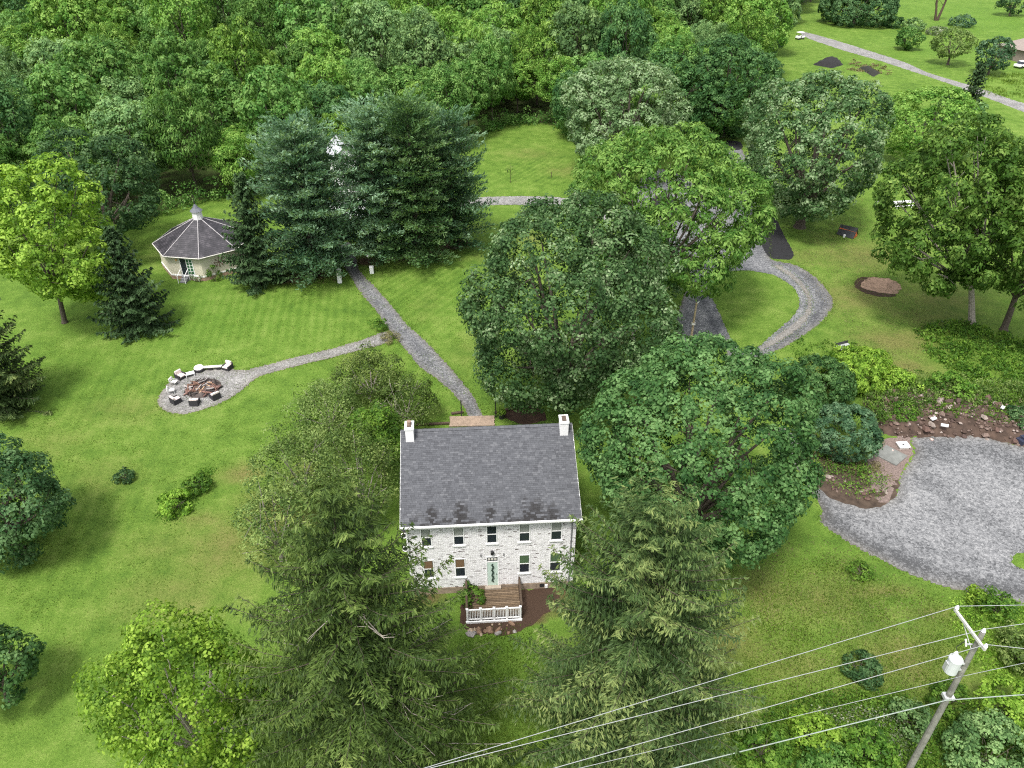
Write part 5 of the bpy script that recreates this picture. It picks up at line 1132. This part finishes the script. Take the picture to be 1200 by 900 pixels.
for i, (x, y) in enumerate(pts):
    k = rng.choice(['wood_mid', 'wood_yellow', 'wood_pale', 'wood_dark'], p=[.44, .28, .18, .10]); pi_ = int(rng.integers(8)); me, tm, hh = protos[pi_]
    s = (rng.uniform(.72, 1.2) if y < 170 else rng.uniform(.85, 1.4) if y < 250 else rng.uniform(1.2, 1.55)); sz = s*rng.uniform(.85, 1.4); rz = rng.uniform(0, 6.28)
    if i >= 295: far.append((x, y, s, sz, rz, rng.integers(5))); continue
    pxx = 600+FPX*x/(.824*y+24.9)
    where = next(w for lim, w in ((60,'at the left edge'),(160,'left of the round house'),(270,'behind the round house'),(400,'behind the left pine'),(520,'behind the right hand pines'),(660,'beyond the clearing'),(800,'behind the silvery poplar'),(2000,'near the far lane')) if pxx < lim)
    row = 'front row' if y < 135 else 'second rank' if y < 175 else 'middle' if y < 225 else 'far back'
    shp = ('rounded', 'tall', 'spreading', 'full', 'lumpy', 'narrow', 'wide', 'loose')[pi_]+(' large' if s > 1.3 else '')
    t = thing('forest_tree', shp+' '+KL[k]+', '+row+' of the wood '+where, 'tree', (x, y, 0), rz, 'trees of the wood beyond the lawn'); t.scale = (s, s, sz)
    c_ = link('crown', me, None, t); c_.material_slots[0].link = 'OBJECT'; c_.material_slots[0].material = LM[k]
    link('trunk', tm, None, t)
if far:
    VV, FF, RNN = [], [], []; off = 0
    lows = [broadleaf(700+s, 5.2, 5.2, nb=10, spacing=1.9, cr=1.3, per=11, L=1.1, Wd=.7, low=.9) for s in range(3)]
    for x, y, s, sz, rz, k in far:
        V, F, rn, _c = lows[k % 3]; q = V*np.array([s, s, sz])+np.array([0, 0, 9.2*sz]); q = np.column_stack([q[:, 0]*cos(rz)-q[:, 1]*sin(rz)+x, q[:, 0]*sin(rz)+q[:, 1]*cos(rz)+y, q[:, 2]])
        VV.append(q); FF.append(F+off); off += len(V); RNN.append(np.clip(rn*.7+rng.uniform(-.1, .4), 0, 1))
    tag(link('far_woodland', mkmesh('far_woodland', np.vstack(VV), np.vstack(FF), {'rnd': ('FACE', np.concatenate(RNN))}), LM['wood_mid']), 'farthest part of the wood along the top edge', 'woodland', kind='stuff')
# brush at the feet of the wood edge
RNGW = np.random.default_rng(44); P = []
for (xa, ya), (xb, yb) in zip(fw[:-1], fw[1:]):
    for q in range(int(np.hypot(xb-xa, yb-ya)*4)):
        t = RNGW.random(); P.append((xa+(xb-xa)*t+RNGW.normal(0, .8), ya+(yb-ya)*t+RNGW.normal(1.5, 1.2), RNGW.uniform(.2, 1.0)))
P = np.array(P); P[:, 2] *= RNGW.uniform(.6, 3.6, len(P))
q = unit(RNGW.normal(0, 1, (len(P)*26, 3))+np.array([0, -.2, .5])); idx = np.repeat(np.arange(len(P)), 26)
P = P[idx]+q*RNGW.uniform(.5, 1.1, (len(P), 1))[idx]; P[:, 2] = np.maximum(.05, P[:, 2])
rnb = .5*RNGW.random(len(P)//26)[idx]+.5*RNGW.random(len(P))
V, F = quads(P, RNGW.normal(0, 1, P.shape), q+RNGW.normal(0, .3, P.shape), .40, .24)
tag(link('undergrowth', mkmesh('undergrowth', V, F, {'rnd': ('FACE', rnb)}), LM['wood_mid']), 'leafy brush along the foot of the wood', 'brush', kind='stuff')
for (x, y, h, lab) in ((562,60,11,'bare pale snag among the far green crowns'), (352,100,10,'bare pale snag in the middle of the wood'), (236,130,9,'bare grey snag in the left part of the wood')):
    t = thing('snag_tree', lab, 'tree', at(x, y, 4)*1.0); t.location.z = 0; bb = B().tube([(0, 0, 0), (0, 0, h)], [.28, .08], 7)
    for q in range(14):
        z = h*random.uniform(.35, .95); a = random.uniform(0, 6.3); l = random.uniform(1, 3); bb.tube([(0, 0, z), (cos(a)*l*.6, sin(a)*l*.6, z+l*.5), (cos(a)*l, sin(a)*l, z+l*1.1)], [.11, .07, .02], 5)
    bb.obj('trunk', PALEBARK, t)
same = {}
for o in COL.objects:
    if 'label' in o and o.parent is None and 'category' in o: same.setdefault(o['label'], []).append(o)
bpy.context.view_layer.update()
for lab, g in same.items():
    if len(g) in (2, 3, 4):
        g.sort(key=lambda o: o.location.x/max(1, depth(o.location)))
        w = {2: ('left', 'right'), 3: ('left', 'middle', 'right'), 4: ('leftmost', 'second', 'third', 'rightmost')}[len(g)]
        for o, q in zip(g, w):
            if len(lab.split()) <= 15: o['label'] = lab+', '+q+(' one' if len(lab.split()) <= 14 else '')
print('triangles', sum(len(m_.polygons)*2 for m_ in bpy.data.meshes), 'objects', len(bpy.data.objects), 'forest', len(pts))
